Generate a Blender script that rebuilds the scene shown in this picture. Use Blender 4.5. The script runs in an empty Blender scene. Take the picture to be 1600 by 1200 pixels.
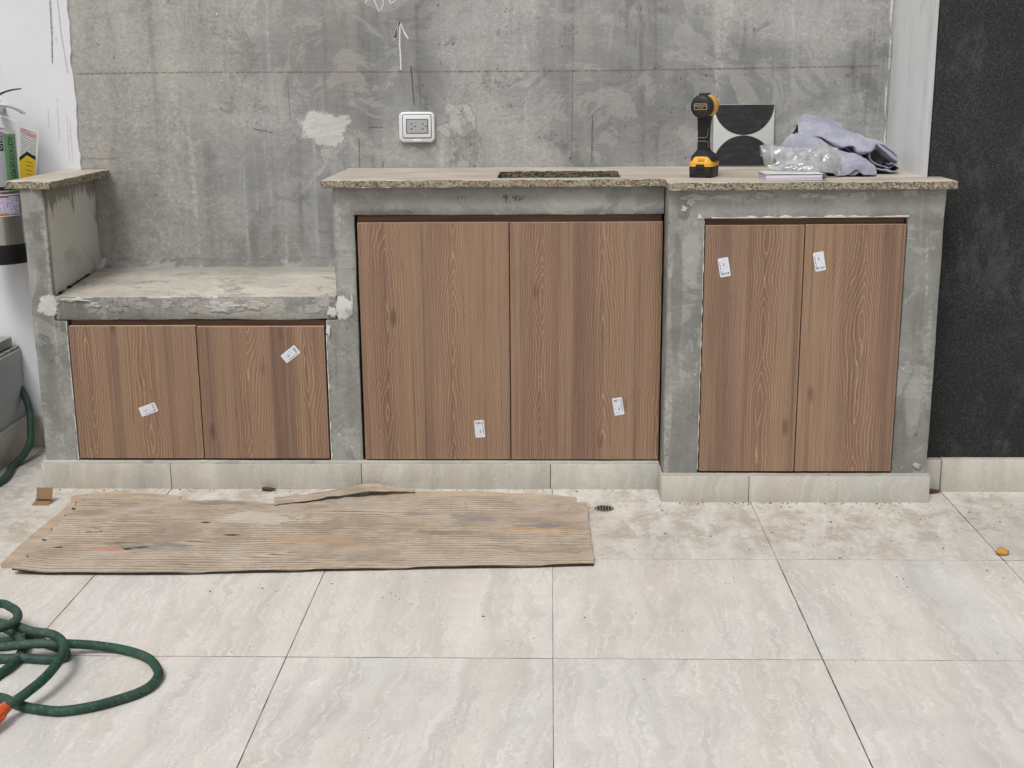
import bpy, bmesh, math, random
from mathutils import Vector, Matrix, Euler, noise

# ------------------------------------------------------------------ camera, sky, sun, exposure
sc = bpy.context.scene
col = sc.collection
R = math.radians
random.seed(7)

cam_d = bpy.data.cameras.new('camera')
cam = bpy.data.objects.new('camera', cam_d)
col.objects.link(cam)
sc.camera = cam
PITCH, YAW, ROLL = 0.24195, 0.030654, -0.0081256
cam_d.sensor_fit = 'HORIZONTAL'
cam_d.sensor_width = 36.0
cam_d.lens = 36.0 * 2009.7 / 1600.0
cam_d.clip_start = 0.05
cam_d.clip_end = 400
_cp, _sp, _cy, _sy = math.cos(PITCH), math.sin(PITCH), math.cos(YAW), math.sin(YAW)
_f = Vector((-_sy * _cp, _cy * _cp, -_sp))
_r = Vector((_cy, _sy, 0))
_u = _r.cross(_f)
_rr = _r * math.cos(ROLL) + _u * math.sin(ROLL)
_uu = -_r * math.sin(ROLL) + _u * math.cos(ROLL)
cam.matrix_world = Matrix(((_rr.x, _uu.x, -_f.x, 0), (_rr.y, _uu.y, -_f.y, 0), (_rr.z, _uu.z, -_f.z, 1.2857), (0, 0, 0, 1)))

SUN_EL, SUN_AZ = R(58), R(203)      # azimuth clockwise from +Y: behind and to the left of the camera
world = bpy.data.worlds.new('World')
sc.world = world
world.use_nodes = True
wn = world.node_tree
bg = wn.nodes['Background']
sky = wn.nodes.new('ShaderNodeTexSky')
sky.sky_type = 'NISHITA'
sky.sun_disc = False
sky.sun_elevation = SUN_EL
sky.sun_rotation = SUN_AZ
sky.air_density = 1.0
sky.dust_density = 6.0
sky.ozone_density = 1.0
hsv = wn.nodes.new('ShaderNodeHueSaturation')      # a clouded white sky keeps little of the blue
hsv.inputs['Saturation'].default_value = 0.10
wn.links.new(sky.outputs[0], hsv.inputs['Color'])
wn.links.new(hsv.outputs[0], bg.inputs[0])
bg.inputs[1].default_value = 0.093

sun_d = bpy.data.lights.new('sun', 'SUN')
sun_d.energy = 1.45
sun_d.angle = R(20)
sun_d.color = (1.0, 0.975, 0.94)
sun = bpy.data.objects.new('sun', sun_d)
col.objects.link(sun)
_to = Vector((math.sin(SUN_AZ) * math.cos(SUN_EL), math.cos(SUN_AZ) * math.cos(SUN_EL), math.sin(SUN_EL)))
sun.rotation_euler = _to.to_track_quat('Z', 'Y').to_euler()
sun.location = _to * 20

vs = sc.view_settings
vs.view_transform = 'Standard'
vs.look = 'None'
vs.gamma = 1.0
vs.use_curve_mapping = False
vs.exposure = 0.0
sc.cycles.use_denoising = True
sc.cycles.denoiser = 'OPENIMAGEDENOISE'
sc.cycles.denoising_input_passes = 'RGB_ALBEDO_NORMAL'
sc.cycles.denoising_prefilter = 'NONE'        # keeps the fine grain of the surfaces
sc.cycles.use_adaptive_sampling = True
sc.cycles.adaptive_threshold = 0.012
sc.cycles.max_bounces = 5
sc.cycles.diffuse_bounces = 2
sc.cycles.glossy_bounces = 2
sc.cycles.transmission_bounces = 4
sc.cycles.transparent_max_bounces = 16

# ------------------------------------------------------------------ node helpers
def S(r, g, b):
    def c(x):
        x /= 255.0
        return x / 12.92 if x <= 0.04045 else ((x + 0.055) / 1.055) ** 2.4
    return (c(r), c(g), c(b), 1.0)


class M:
    """small wrapper that builds one node material"""
    def __init__(s, name):
        s.mat = bpy.data.materials.new(name)
        s.mat.use_nodes = True
        s.t = s.mat.node_tree
        s.b = s.t.nodes['Principled BSDF']
        s.out = s.t.nodes['Material Output']
        s.geo = s.t.nodes.new('ShaderNodeNewGeometry')
        s.tc = s.t.nodes.new('ShaderNodeTexCoord')
        s.oi = s.t.nodes.new('ShaderNodeObjectInfo')
        s.pos = s.geo.outputs['Position']
        s.obj = s.tc.outputs['Object']
        s.rnd = s.oi.outputs['Random']
        s._sep = {}

    def put(s, sock, v):
        if isinstance(v, bpy.types.NodeSocket):
            s.t.links.new(v, sock)
        else:
            sock.default_value = v[:3] if sock.type == 'VECTOR' and not isinstance(v, (int, float)) else v

    def m(s, op, a, b=None, c=None, clamp=False):
        n = s.t.nodes.new('ShaderNodeMath')
        n.operation = op
        n.use_clamp = clamp
        for i, v in enumerate((a, b, c)):
            if v is not None:
                s.put(n.inputs[i], v)
        return n.outputs[0]

    def add(s, a, b): return s.m('ADD', a, b)
    def sub(s, a, b): return s.m('SUBTRACT', a, b)
    def mul(s, a, b): return s.m('MULTIPLY', a, b)

    def xyz(s, vec=None):
        vec = vec or s.pos
        k = vec.node.name + vec.name
        if k not in s._sep:
            n = s.t.nodes.new('ShaderNodeSeparateXYZ')
            s.t.links.new(vec, n.inputs[0])
            s._sep[k] = n.outputs
        return s._sep[k]

    def comb(s, x=0.0, y=0.0, z=0.0):
        n = s.t.nodes.new('ShaderNodeCombineXYZ')
        for i, v in enumerate((x, y, z)):
            s.put(n.inputs[i], v)
        return n.outputs[0]

    def scale(s, vec, sx, sy, sz):
        n = s.t.nodes.new('ShaderNodeVectorMath')
        n.operation = 'MULTIPLY'
        s.put(n.inputs[0], vec)
        n.inputs[1].default_value = (sx, sy, sz)
        return n.outputs[0]

    def vadd(s, a, b):
        n = s.t.nodes.new('ShaderNodeVectorMath')
        n.operation = 'ADD'
        s.put(n.inputs[0], a)
        s.put(n.inputs[1], b)
        return n.outputs[0]

    def noise(s, vec, scale=1.0, detail=4.0, rough=0.55, dist=0.0, color=False):
        n = s.t.nodes.new('ShaderNodeTexNoise')
        s.put(n.inputs['Vector'], vec)
        n.inputs['Scale'].default_value = scale
        n.inputs['Detail'].default_value = min(detail, 6.0)
        n.inputs['Roughness'].default_value = rough
        n.inputs['Distortion'].default_value = dist
        return n.outputs[1 if color else 0]

    def voro(s, vec, scale=1.0, feature='F1', rand=1.0, color=False):
        n = s.t.nodes.new('ShaderNodeTexVoronoi')
        n.feature = feature
        s.put(n.inputs['Vector'], vec)
        n.inputs['Scale'].default_value = scale
        n.inputs['Randomness'].default_value = rand
        return n.outputs['Color' if color else 'Distance']

    def rng(s, v, a, b, c=0.0, d=1.0, smooth=True):
        n = s.t.nodes.new('ShaderNodeMapRange')
        n.interpolation_type = 'SMOOTHSTEP' if smooth else 'LINEAR'
        s.put(n.inputs[0], v)
        for i, x in enumerate((a, b, c, d)):
            s.put(n.inputs[i + 1], x)
        return n.outputs[0]

    def mix(s, f, a, b, mode='MIX'):
        n = s.t.nodes.new('ShaderNodeMix')
        n.data_type = 'RGBA'
        n.blend_type = mode
        n.clamp_factor = True
        s.put(n.inputs[0], f)
        s.put(n.inputs[6], a)
        s.put(n.inputs[7], b)
        return n.outputs[2]

    def bright(s, colr, f):
        """multiply a colour by a scalar socket"""
        n = s.t.nodes.new('ShaderNodeVectorMath')
        n.operation = 'SCALE'
        s.put(n.inputs[0], colr)
        s.put(n.inputs['Scale'], f)
        return n.outputs[0]

    def bump(s, h, strength=0.3, dist=0.002):
        n = s.t.nodes.new('ShaderNodeBump')
        n.inputs['Strength'].default_value = strength
        n.inputs['Distance'].default_value = dist
        s.put(n.inputs['Height'], h)
        s.t.links.new(n.outputs[0], s.b.inputs['Normal'])

    def done(s, color=None, rough=0.8, metal=0.0, spec=0.5):
        if color is not None:
            s.put(s.b.inputs['Base Color'], color)
        s.put(s.b.inputs['Roughness'], rough)
        s.put(s.b.inputs['Metallic'], metal)
        s.b.inputs['Specular IOR Level'].default_value = spec
        return s.mat

    def blob(s, cx, cz, rx, rz, soft=0.25, wob=0.5):
        """irregular stain mask round a place on the wall (1 inside)"""
        p = s.xyz()
        if 'blobn' not in s._sep:
            s._sep['blobn'] = s.noise(s.pos, 26, 6, 0.68)
        x = s.mul(s.sub(p[0], cx), 1.0 / rx)
        z = s.mul(s.sub(p[2], cz), 1.0 / rz)
        d = s.m('SQRT', s.add(s.mul(x, x), s.mul(z, z)))
        d = s.m('MULTIPLY_ADD', s._sep['blobn'], wob * 2, s.sub(d, wob))
        return s.rng(d, 1.0 - soft, 1.0 + soft * 0.2, 1.0, 0.0)


def plain(name, color, rough=0.6, metal=0.0, spec=0.5, var=0.12, fr=40.0, bump=0.0):
    k = M(name)
    n = k.noise(k.obj, fr, 4, 0.6)
    c = k.bright(color, k.rng(n, 0.25, 0.75, 1 - var, 1 + var, False))
    if bump:
        k.bump(k.noise(k.obj, fr * 6, 3, 0.6), bump, 0.001)
    return k.done(c, rough, metal, spec)


def concrete(name, light=S(168, 167, 162), dark=S(124, 124, 121), tan=None, extra=None, crack=0.35, vertical=True, pitted=1.0, feather=False):
    k = M(name)
    P = k.pos
    n1 = k.noise(P, 1.7, 7, 0.62, 0.4)
    c = k.mix(k.rng(n1, 0.34, 0.66), dark, light)
    fine = k.noise(P, 85, 5, 0.82)                     # sandy grain
    tr = k.noise(k.scale(P, 3.0, 3.0, 7.0), 1.0, 9, 0.72, 0.9)
    bl = k.noise(k.vadd(P, (7, 3, 1)), 4.6, 9, 0.72, 0.8)
    if vertical:
        st = k.noise(k.scale(P, 16, 5, 0.9), 1.0, 5, 0.66, 0.2)
        c = k.bright(c, k.rng(st, 0.3, 0.7, 0.87, 1.11, False))
        c = k.mix(k.mul(k.mul(k.rng(st, 0.57, 0.70), k.rng(fine, .42, .56)), .55), c, S(200, 199, 194))
        c = k.mix(k.mul(k.mul(k.rng(st, 0.44, 0.33), k.rng(bl, .52, .45)), .36), c, S(100, 97, 91))
    c = k.bright(c, k.rng(tr, 0.32, 0.68, 0.91, 1.08, False))
    # worn skin: crisp, ragged islands
    c = k.mix(k.mul(k.rng(bl, 0.530, 0.560), 0.32), c, S(190, 188, 182))
    c = k.mix(k.mul(k.rng(bl, 0.42, 0.385), 0.38), c, S(106, 104, 98))
    msk = k.rng(n1, 0.47, 0.57)
    if tan is not None:
        left = tan(k)
        c = k.mix(k.mul(left, 0.45), c, S(172, 169, 159))
        msk = k.m('MAXIMUM', msk, left)
    # sandy abrasion: pale grains come through the skin
    c = k.mix(k.mul(k.mul(k.rng(fine, 0.53, 0.62), msk), crack), c, S(212, 209, 201))
    c = k.mix(k.mul(k.mul(k.rng(fine, 0.45, 0.36), msk), crack * .8), c, S(98, 95, 88))
    c = k.bright(c, k.rng(fine, 0.25, 0.75, 0.93, 1.07, False))
    # pits, dark flecks and pale specks
    fl = k.voro(k.vadd(P, k.scale(k.noise(P, 60, 1, .5, 0, True), .02, .02, .02)), 34)
    pit = k.mul(k.rng(fl, 0.17, 0.10), k.rng(bl, 0.48, 0.42))
    c = k.mix(k.mul(pit, 0.5 * pitted), c, S(62, 60, 56))
    sp = k.mul(k.rng(fl, 0.11, 0.06), k.rng(bl, 0.53, 0.58))
    c = k.mix(k.mul(sp, 0.8), c, S(222, 221, 216))
    if feather:
        # thin smears wear through towards their rim
        at_ = k.t.nodes.new('ShaderNodeAttribute')
        at_.attribute_name = 'rim'
        e = k.m('MULTIPLY_ADD', bl, 1.0, k.m('MULTIPLY_ADD', fine, .7, at_.outputs['Fac']))
        trn = k.t.nodes.new('ShaderNodeBsdfTransparent')
        mx = k.t.nodes.new('ShaderNodeMixShader')
        k.put(mx.inputs[0], k.rng(e, 1.50, 1.72))
        k.t.links.new(k.b.outputs[0], mx.inputs[1])
        k.t.links.new(trn.outputs[0], mx.inputs[2])
        k.t.links.new(mx.outputs[0], k.out.inputs[0])
    if extra:
        c = extra(k, c)
    k.bump(k.add(k.mul(tr, 2.2), k.mul(fine, 0.9)), 0.55, 0.004)
    return k.done(c, 0.88, 0.0, 0.25)


# ------------------------------------------------------------------ mesh helpers
def link(o, parent=None):
    col.objects.link(o)
    if parent is not None:
        o.parent = parent
    return o


WORLD = {}


def wl(o):
    return WORLD.get(o.name, Vector((0, 0, 0)))


def mk(name, verts, faces, mat, parent=None, origin=None, smooth=None, midx=None, mats=None):
    """one mesh object; verts are world coordinates, its origin goes to the bottom centre"""
    vv = [Vector(v) for v in verts]
    if origin is None:
        lo = Vector((min(v.x for v in vv), min(v.y for v in vv), min(v.z for v in vv)))
        hi = Vector((max(v.x for v in vv), max(v.y for v in vv), max(v.z for v in vv)))
        origin = Vector(((lo.x + hi.x) / 2, (lo.y + hi.y) / 2, lo.z))
    origin = Vector(origin)
    me = bpy.data.meshes.new(name)
    me.from_pydata([tuple(v - origin) for v in vv], [], faces)
    for mm in (mats or [mat]):
        me.materials.append(mm)
    if midx:
        me.polygons.foreach_set('material_index', midx)
    if smooth is not None:
        for p in me.polygons:
            p.use_smooth = True
        if smooth < 179:
            me.set_sharp_from_angle(angle=R(smooth))
    me.update()
    o = bpy.data.objects.new(name, me)
    link(o, parent)
    o.location = origin - (wl(parent) if parent else Vector((0, 0, 0)))
    WORLD[o.name] = origin
    return o


def mkbm(name, bm, mat, parent=None, origin=None, smooth=None, mats=None):
    bm.normal_update()
    bm.verts.index_update()
    v = [x.co.copy() for x in bm.verts]
    f = [[q.index for q in p.verts] for p in bm.faces]
    mi = [p.material_index for p in bm.faces]
    bm.free()
    return mk(name, v, f, mat, parent, origin, smooth, mi, mats)


def thing(name, loc, label, cat, group=None, rz=0.0):
    o = bpy.data.objects.new(name, None)
    o.empty_display_size = 0.1
    link(o)
    o.location = loc
    o.rotation_euler = (0, 0, rz)
    WORLD[o.name] = Vector(loc)
    return tag(o, label, cat, group)


def tag(o, label, cat, group=None):
    o['label'] = label
    o['category'] = cat
    if group:
        o['group'] = group
    return o


def structure(o):
    o['kind'] = 'structure'
    return o


def nz(p, s, seed=0.0):
    return noise.noise(Vector((p[0] * s + seed, p[1] * s + seed * 0.37, p[2] * s - seed * 0.71)))


def box_bm(x0, x1, y0, y1, z0, z1, bev=0.0, seg=2):
    bm = bmesh.new()
    bmesh.ops.create_cube(bm, size=1.0)
    for v in bm.verts:
        v.co = Vector(((x0 + x1) / 2 + v.co.x * (x1 - x0), (y0 + y1) / 2 + v.co.y * (y1 - y0), (z0 + z1) / 2 + v.co.z * (z1 - z0)))
    if bev > 0:
        bmesh.ops.bevel(bm, geom=list(bm.edges), offset=bev, segments=seg, affect='EDGES', profile=0.5)
    return bm


def box(name, x0, x1, y0, y1, z0, z1, mat, parent=None, bev=0.0015, seg=2, origin=None):
    return mkbm(name, box_bm(x0, x1, y0, y1, z0, z1, bev, seg), mat, parent, origin, 35)


def lines(brk, step):
    out = []
    for a, b in zip(brk[:-1], brk[1:]):
        n = max(1, int(round((b - a) / step)))
        out += [a + (b - a) * i / n for i in range(n)]
    return out + [brk[-1]]


def cell_solid(name, ub, vb, w0, w1, keep, axis, mat, parent, step=0.025, amp=0.0015, bev=0.003, wseg=1, rough_edge=0.0,
               mats=None, seed=0.0, warp=None, smooth=40):
    """solid made of grid cells: axis 'y' = upright frame (u=x, v=z), axis 'z' = slab (u=x, v=y)"""
    us, vs_ = lines(ub, step), lines(vb, step)
    ws = [w0 + (w1 - w0) * i / wseg for i in range(wseg + 1)]
    vid, verts, faces, mi = {}, [], [], []

    def V(i, j, k):
        key = (i, j, k)
        if key not in vid:
            vid[key] = len(verts)
            u, v, w = us[i], vs_[j], ws[k]
            verts.append(Vector((u, w, v)) if axis == 'y' else Vector((u, v, w)))
        return vid[key]
    K = [[keep((us[i] + us[i + 1]) / 2, (vs_[j] + vs_[j + 1]) / 2) for j in range(len(vs_) - 1)] for i in range(len(us) - 1)]

    def kk(i, j):
        return 0 <= i < len(us) - 1 and 0 <= j < len(vs_) - 1 and K[i][j]
    n = wseg
    for i in range(len(us) - 1):
        for j in range(len(vs_) - 1):
            if not K[i][j]:
                continue
            faces.append([V(i, j, 0), V(i + 1, j, 0), V(i + 1, j + 1, 0), V(i, j + 1, 0)]); mi.append(0)
            faces.append([V(i, j, n), V(i, j + 1, n), V(i + 1, j + 1, n), V(i + 1, j, n)]); mi.append(0)
            for (di, dj, a, b) in ((-1, 0, (i, j), (i, j + 1)), (1, 0, (i + 1, j + 1), (i + 1, j)), (0, -1, (i + 1, j), (i, j)), (0, 1, (i, j + 1), (i + 1, j + 1))):
                if not kk(i + di, j + dj):
                    for q in range(n):
                        faces.append([V(a[0], a[1], q), V(b[0], b[1], q), V(b[0], b[1], q + 1), V(a[0], a[1], q + 1)]); mi.append(1)
    bm = bmesh.new()
    bv = [bm.verts.new(v) for v in verts]
    for f, x in zip(faces, mi):
        fc = bm.faces.new([bv[q] for q in f])
        fc.material_index = x if mats else 0
    bmesh.ops.recalc_face_normals(bm, faces=list(bm.faces))
    if bev > 0:
        eds = [e for e in bm.edges if len(e.link_faces) == 2 and e.calc_face_angle(0) > 0.8]
        bmesh.ops.bevel(bm, geom=eds, offset=bev, segments=2, affect='EDGES', profile=0.5)
    bm.normal_update()
    mv = []
    for v in bm.verts:
        p = v.co
        d = v.normal * (amp * (nz(p, 9, seed) + 0.6 * nz(p, 31, seed + 3)))
        if rough_edge and any(f.material_index == 1 for f in v.link_faces):
            d += v.normal * rough_edge * (nz(p, 130, seed + 5) + 0.8 * nz(p, 55, seed + 8))
        mv.append(d)
    for v, d in zip(bm.verts, mv):
        v.co += d
        if warp:
            v.co = warp(v.co)
    if mats:
        bm.normal_update()
        for fc in bm.faces:
            if fc.normal.z < .45:
                fc.material_index = 1
    return mkbm(name, bm, mat, parent, None, smooth, mats)


def tube_mesh(pts, rad, seg=14, sub=6, closed_ends=True, rfun=None):
    """smooth tube through points (Catmull-Rom)"""
    P = [Vector(p) for p in pts]
    path = []
    for i in range(len(P) - 1):
        p0, p1, p2, p3 = P[max(i - 1, 0)], P[i], P[i + 1], P[min(i + 2, len(P) - 1)]
        for s_ in range(sub):
            t = s_ / sub
            path.append(0.5 * ((2 * p1) + (-p0 + p2) * t + (2 * p0 - 5 * p1 + 4 * p2 - p3) * t * t + (-p0 + 3 * p1 - 3 * p2 + p3) * t ** 3))
    path.append(P[-1])
    verts, faces = [], []
    nrm = None
    for i, p in enumerate(path):
        t = (path[min(i + 1, len(path) - 1)] - path[max(i - 1, 0)]).normalized()
        if nrm is None:
            a = Vector((0, 0, 1)) if abs(t.z) < 0.9 else Vector((1, 0, 0))
            nrm = (a - t * a.dot(t)).normalized()
        else:
            nrm = (nrm - t * nrm.dot(t)).normalized()
        bn = t.cross(nrm)
        r = rad if rfun is None else rad * rfun(i / (len(path) - 1))
        for k in range(seg):
            a = 2 * math.pi * k / seg
            verts.append(p + nrm * (r * math.cos(a)) + bn * (r * math.sin(a)))
    for i in range(len(path) - 1):
        for k in range(seg):
            k2 = (k + 1) % seg
            faces.append([i * seg + k, i * seg + k2, (i + 1) * seg + k2, (i + 1) * seg + k])
    if closed_ends:
        faces.append(list(range(seg))[::-1])
        faces.append([(len(path) - 1) * seg + k for k in range(seg)])
    return verts, faces


def lathe(profile, seg=32, axis='z', center=(0, 0, 0)):
    verts, faces = [], []
    c = Vector(center)
    n = len(profile)
    for (r, h) in profile:
        for k in range(seg):
            a = 2 * math.pi * k / seg
            if axis == 'z':
                verts.append(c + Vector((r * math.cos(a), r * math.sin(a), h)))
            else:
                verts.append(c + Vector((r * math.cos(a), h, r * math.sin(a))))
    for i in range(n - 1):
        for k in range(seg):
            k2 = (k + 1) % seg
            q = [i * seg + k, i * seg + k2, (i + 1) * seg + k2, (i + 1) * seg + k]
            faces.append(q if axis == 'z' else q[::-1])
    b = list(range(seg))
    t = [(n - 1) * seg + k for k in range(seg)]
    faces.append(b[::-1] if axis == 'z' else b)
    faces.append(t if axis == 'z' else t[::-1])
    return verts, faces


def patch(name, cx, cz, rx, rz, y, th, mat, parent, seed=0, wob=0.35, na=56, nr=9):
    """irregular lump of plaster on an upright face looking towards -y"""
    verts, faces = [Vector((cx, y - th, cz))], []
    for j in range(1, nr + 1):
        t = j / nr
        for i in range(na):
            a = 2 * math.pi * i / na
            w = 1 + wob * (noise.noise(Vector((math.cos(a) * 1.6 + seed, math.sin(a) * 1.6, seed))) + 0.45 * noise.noise(Vector((math.cos(a) * 3.2 + seed, math.sin(a) * 3.2, seed))) + 0.10 * noise.noise(Vector((math.cos(a) * 8 + seed, math.sin(a) * 8, seed))))
            x, z = cx + rx * w * t * math.cos(a), cz + rz * w * t * math.sin(a)
            h = th * (1 - t ** 4) * (0.85 + 0.45 * noise.noise(Vector((x * 45, z * 45, seed))) + .3 * noise.noise(Vector((x * 120, z * 120, seed))))
            verts.append(Vector((x, y - max(h, 0.0) + (0.0006 if j == nr else 0), z)))
    for i in range(na):
        faces.append([0, 1 + (i + 1) % na, 1 + i])
    for j in range(nr - 1):
        for i in range(na):
            a, b = 1 + j * na + i, 1 + j * na + (i + 1) % na
            faces.append([a, b, b + na, a + na])
    o = mk(name, verts, faces, mat, parent, None, 179)
    at_ = o.data.attributes.new('rim', 'FLOAT', 'POINT')
    at_.data.foreach_set('value', [0.0] + [j / nr for j in range(1, nr + 1) for _ in range(na)])
    return o


def ribbon(name, pts, width, y, mat, parent, seed=0, jit=0.25, step=0.004):
    """a stroke drawn on an upright face: points (x, z)"""
    path = []
    for (a, b) in zip(pts[:-1], pts[1:]):
        L = math.hypot(b[0] - a[0], b[1] - a[1])
        n = max(1, int(L / step))
        path += [(a[0] + (b[0] - a[0]) * i / n, a[1] + (b[1] - a[1]) * i / n) for i in range(n)]
    path.append(pts[-1])
    verts, faces = [], []
    for i, p in enumerate(path):
        q0, q1 = path[max(i - 1, 0)], path[min(i + 1, len(path) - 1)]
        tx, tz = q1[0] - q0[0], q1[1] - q0[1]
        L = math.hypot(tx, tz) or 1
        w = width * 0.5 * (1 + jit * noise.noise(Vector((i * 0.7 + seed, seed, 1))))
        ox = width * jit * 0.3 * noise.noise(Vector((i * 0.15, seed, 7)))
        nx, nz_ = -tz / L, tx / L
        verts.append((p[0] + nx * (w + ox), y, p[1] + nz_ * (w + ox)))
        verts.append((p[0] - nx * (w - ox), y, p[1] - nz_ * (w - ox)))
    for i in range(len(path) - 1):
        faces.append([2 * i, 2 * i + 2, 2 * i + 3, 2 * i + 1])
    return mk(name, verts, faces, mat, parent)


def dusty(name, color, keep=0.55, fr=160):
    """broken chalk or pencil: the stroke is missing where the grain is low"""
    k = M(name)
    n = k.noise(k.pos, fr, 4, 0.7)
    tr = k.t.nodes.new('ShaderNodeBsdfTransparent')
    mx = k.t.nodes.new('ShaderNodeMixShader')
    k.put(mx.inputs[0], k.rng(n, 0.5 - (keep - 0.45), 0.62 - (keep - 0.45)))
    k.t.links.new(tr.outputs[0], mx.inputs[1])
    k.t.links.new(k.b.outputs[0], mx.inputs[2])
    k.t.links.new(mx.outputs[0], k.out.inputs[0])
    return k.done(color, 0.95, 0, 0.1)


def text_faces(s, size):
    cu = bpy.data.curves.new('t', 'FONT')
    cu.body = s
    cu.size = size
    cu.align_x = 'CENTER'
    cu.align_y = 'CENTER'
    o = bpy.data.objects.new('t', cu)
    col.objects.link(o)
    bpy.context.view_layer.update()
    me = bpy.data.meshes.new_from_object(o.evaluated_get(bpy.context.evaluated_depsgraph_get()))
    v = [x.co.copy() for x in me.vertices]
    f = [list(p.vertices) for p in me.polygons]
    bpy.data.objects.remove(o)
    bpy.data.curves.remove(cu)
    bpy.data.meshes.remove(me)
    return v, f


# ------------------------------------------------------------------ shared materials
def wall_extra(k, c):
    P = k.pos
    c = k.mix(k.mul(k.blob(-1.42, 0.84, 0.12, 0.20, 0.9, 0.8), 0.45), c, S(98, 94, 86))
    c = k.mix(k.mul(k.blob(-0.46, 1.035, 0.12, 0.03, 0.9, 0.6), 0.25), c, S(104, 100, 92))
    c = k.mix(k.mul(k.blob(-0.97, 0.98, 0.17, 0.15, 0.8, 0.8), 0.30), c, S(122, 123, 118))
    # long vertical runs; the last entry is the counter's shadow painted on the wall
    x = k.xyz()[0]; z = k.xyz()[2]
    w2 = k.sub(k.noise(k.scale(P, 9, 1, 5), 1, 4, .65), .5)
    ap = k.rng(k.noise(k.scale(P, 30, 1, 4), 1, 4, .65), .35, .6)
    for (xx, w, z0, z1, cc, a) in ((-0.735, 0.020, 1.15, 1.6, S(116, 114, 108), .55), (-0.67, .05, 1.10, 1.6, S(166, 160, 148), .45), (-1.30, .014, 1.0, 1.6, S(112, 111, 106), .35), (-1.16, .06, 1.28, 1.6, S(130, 132, 134), .5), (0.11, .05, 1.0, 1.6, S(172, 170, 162), .35), (-0.785, .010, .70, 1.06, S(190, 190, 184), .65), (-.72, .06, .6, .95, S(112, 111, 106), .5)):
        d = k.m('ABSOLUTE', k.m('MULTIPLY_ADD', w2, w * 2.4, k.sub(x, xx)))
        mk_ = k.mul(k.rng(d, w * 1.1, w * .1), k.mul(k.rng(z, z0 - .10, z0 + .12), k.rng(z, z1 + .05, z1 - .04)))
        c = k.mix(k.mul(k.mul(mk_, ap), a), c, cc)
    # diagonal plaster smear running down to the bench
    e = k.m('MULTIPLY_ADD', k.sub(z, 0.98), -0.95, k.sub(x, -0.74))
    e = k.m('ABSOLUTE', k.m('MULTIPLY_ADD', w2, .05, e))
    c = k.mix(k.mul(k.mul(k.mul(k.rng(e, .016, .002), ap), k.mul(k.rng(z, 0.84, .93), k.rng(z, 1.06, 1.02))), .45), c, S(196, 196, 190))
    return c


CON_WALL = concrete('rear_wall_concrete', S(172, 172, 170), S(138, 139, 138), crack=.25,
                    tan=lambda k: k.rng(k.add(k.xyz()[0], k.mul(k.noise(k.pos, 3.4, 6, .66, .4), 1.5)), 0.05, -0.65),
                    extra=wall_extra)


def frame_extra(k, c):
    for (x, z, rx, rz, so, wo, am, cc) in (
            (-0.555, 0.873, 0.060, 0.030, .06, .75, .85, S(104, 99, 91)), (-0.47, 0.861, 0.060, 0.012, .08, .8, .7, S(106, 101, 94)),
            (0.385, 0.90, 0.022, 0.05, .12, .5, .75, S(116, 112, 106)), (0.37, 0.63, 0.018, 0.20, .2, .5, .55, S(118, 116, 108)),
            (0.86, 0.91, 0.05, 0.022, .2, .6, .6, S(186, 187, 182)), (0.56, 0.915, 0.05, 0.015, .2, .6, .6, S(184, 184, 179)),
            (1.08, 0.55, 0.03, 0.16, .5, .7, .4, S(118, 118, 112)), (1.075, 0.30, 0.03, 0.10, .4, .7, .4, S(182, 182, 176)), (-0.62, 0.30, 0.03, 0.13, .5, .7, .4, S(116, 116, 110)), (-0.62, 0.70, 0.03, 0.10, .4, .8, .4, S(184, 184, 178)), (-1.55, 0.30, 0.04, 0.15, .5, .8, .45, S(116, 116, 110)), (-1.56, 0.75, 0.03, 0.08, .5, .8, .4, S(114, 113, 107)), (0.40, 0.25, 0.04, 0.12, .4, .8, .4, S(116, 115, 109)), (0.41, 0.75, 0.03, 0.09, .3, .8, .45, S(184, 184, 178)), (0.08, 0.90, 0.10, 0.03, .3, .8, .45, S(182, 183, 178)), (-0.2, 0.88, 0.08, 0.03, .4, .8, .35, S(118, 118, 114)),
            (-0.96, 0.578, 0.17, 0.03, .15, .6, .7, S(178, 172, 162)), (-0.90, 0.582, 0.08, 0.022, .15, .6, .6, S(178, 156, 140))):
        c = k.mix(k.mul(k.blob(x, z, rx, rz, so, wo), am), c, cc)
    lint = k.mul(k.rng(k.m('MULTIPLY_ADD', k._sep['blobn'], .06, k.xyz()[2]), .885, .915), k.rng(k.xyz()[0], -.70, -.60))
    c = k.mix(k.mul(lint, .38), c, S(182, 182, 177))
    # damp streaks under the left slab, on the face of the arm that looks at the bench
    dn = k.noise(k.scale(k.pos, 1, 26, 5), 1, 4, .6)
    wet = k.mul(k.rng(k.m('MULTIPLY_ADD', dn, .24, k.xyz()[2]), 1.0, 1.03), k.mul(k.rng(k.xyz()[0], -1.535, -1.529), k.rng(k.xyz()[0], -1.51, -1.52)))
    face = k.mul(k.rng(k.xyz()[0], -1.5285, -1.5265), k.mul(k.rng(k.xyz()[0], -1.505, -1.515), k.rng(k.xyz()[1], 3.87, 3.885)))
    c = k.mix(k.mul(face, .72), c, S(224, 221, 212))
    return k.mix(k.mul(wet, .75), c, S(112, 107, 98))


def bench_extra(k, c):
    n = k.noise(k.scale(k.pos, 10, 26, 1), 1, 8, .76, .8)
    c = k.mix(k.mul(k.rng(n, .54, .62), .6), c, S(132, 122, 110))
    return k.mix(k.mul(k.rng(k.xyz()[1], 4.12, 4.26), .45), c, S(134, 134, 128))


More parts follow.
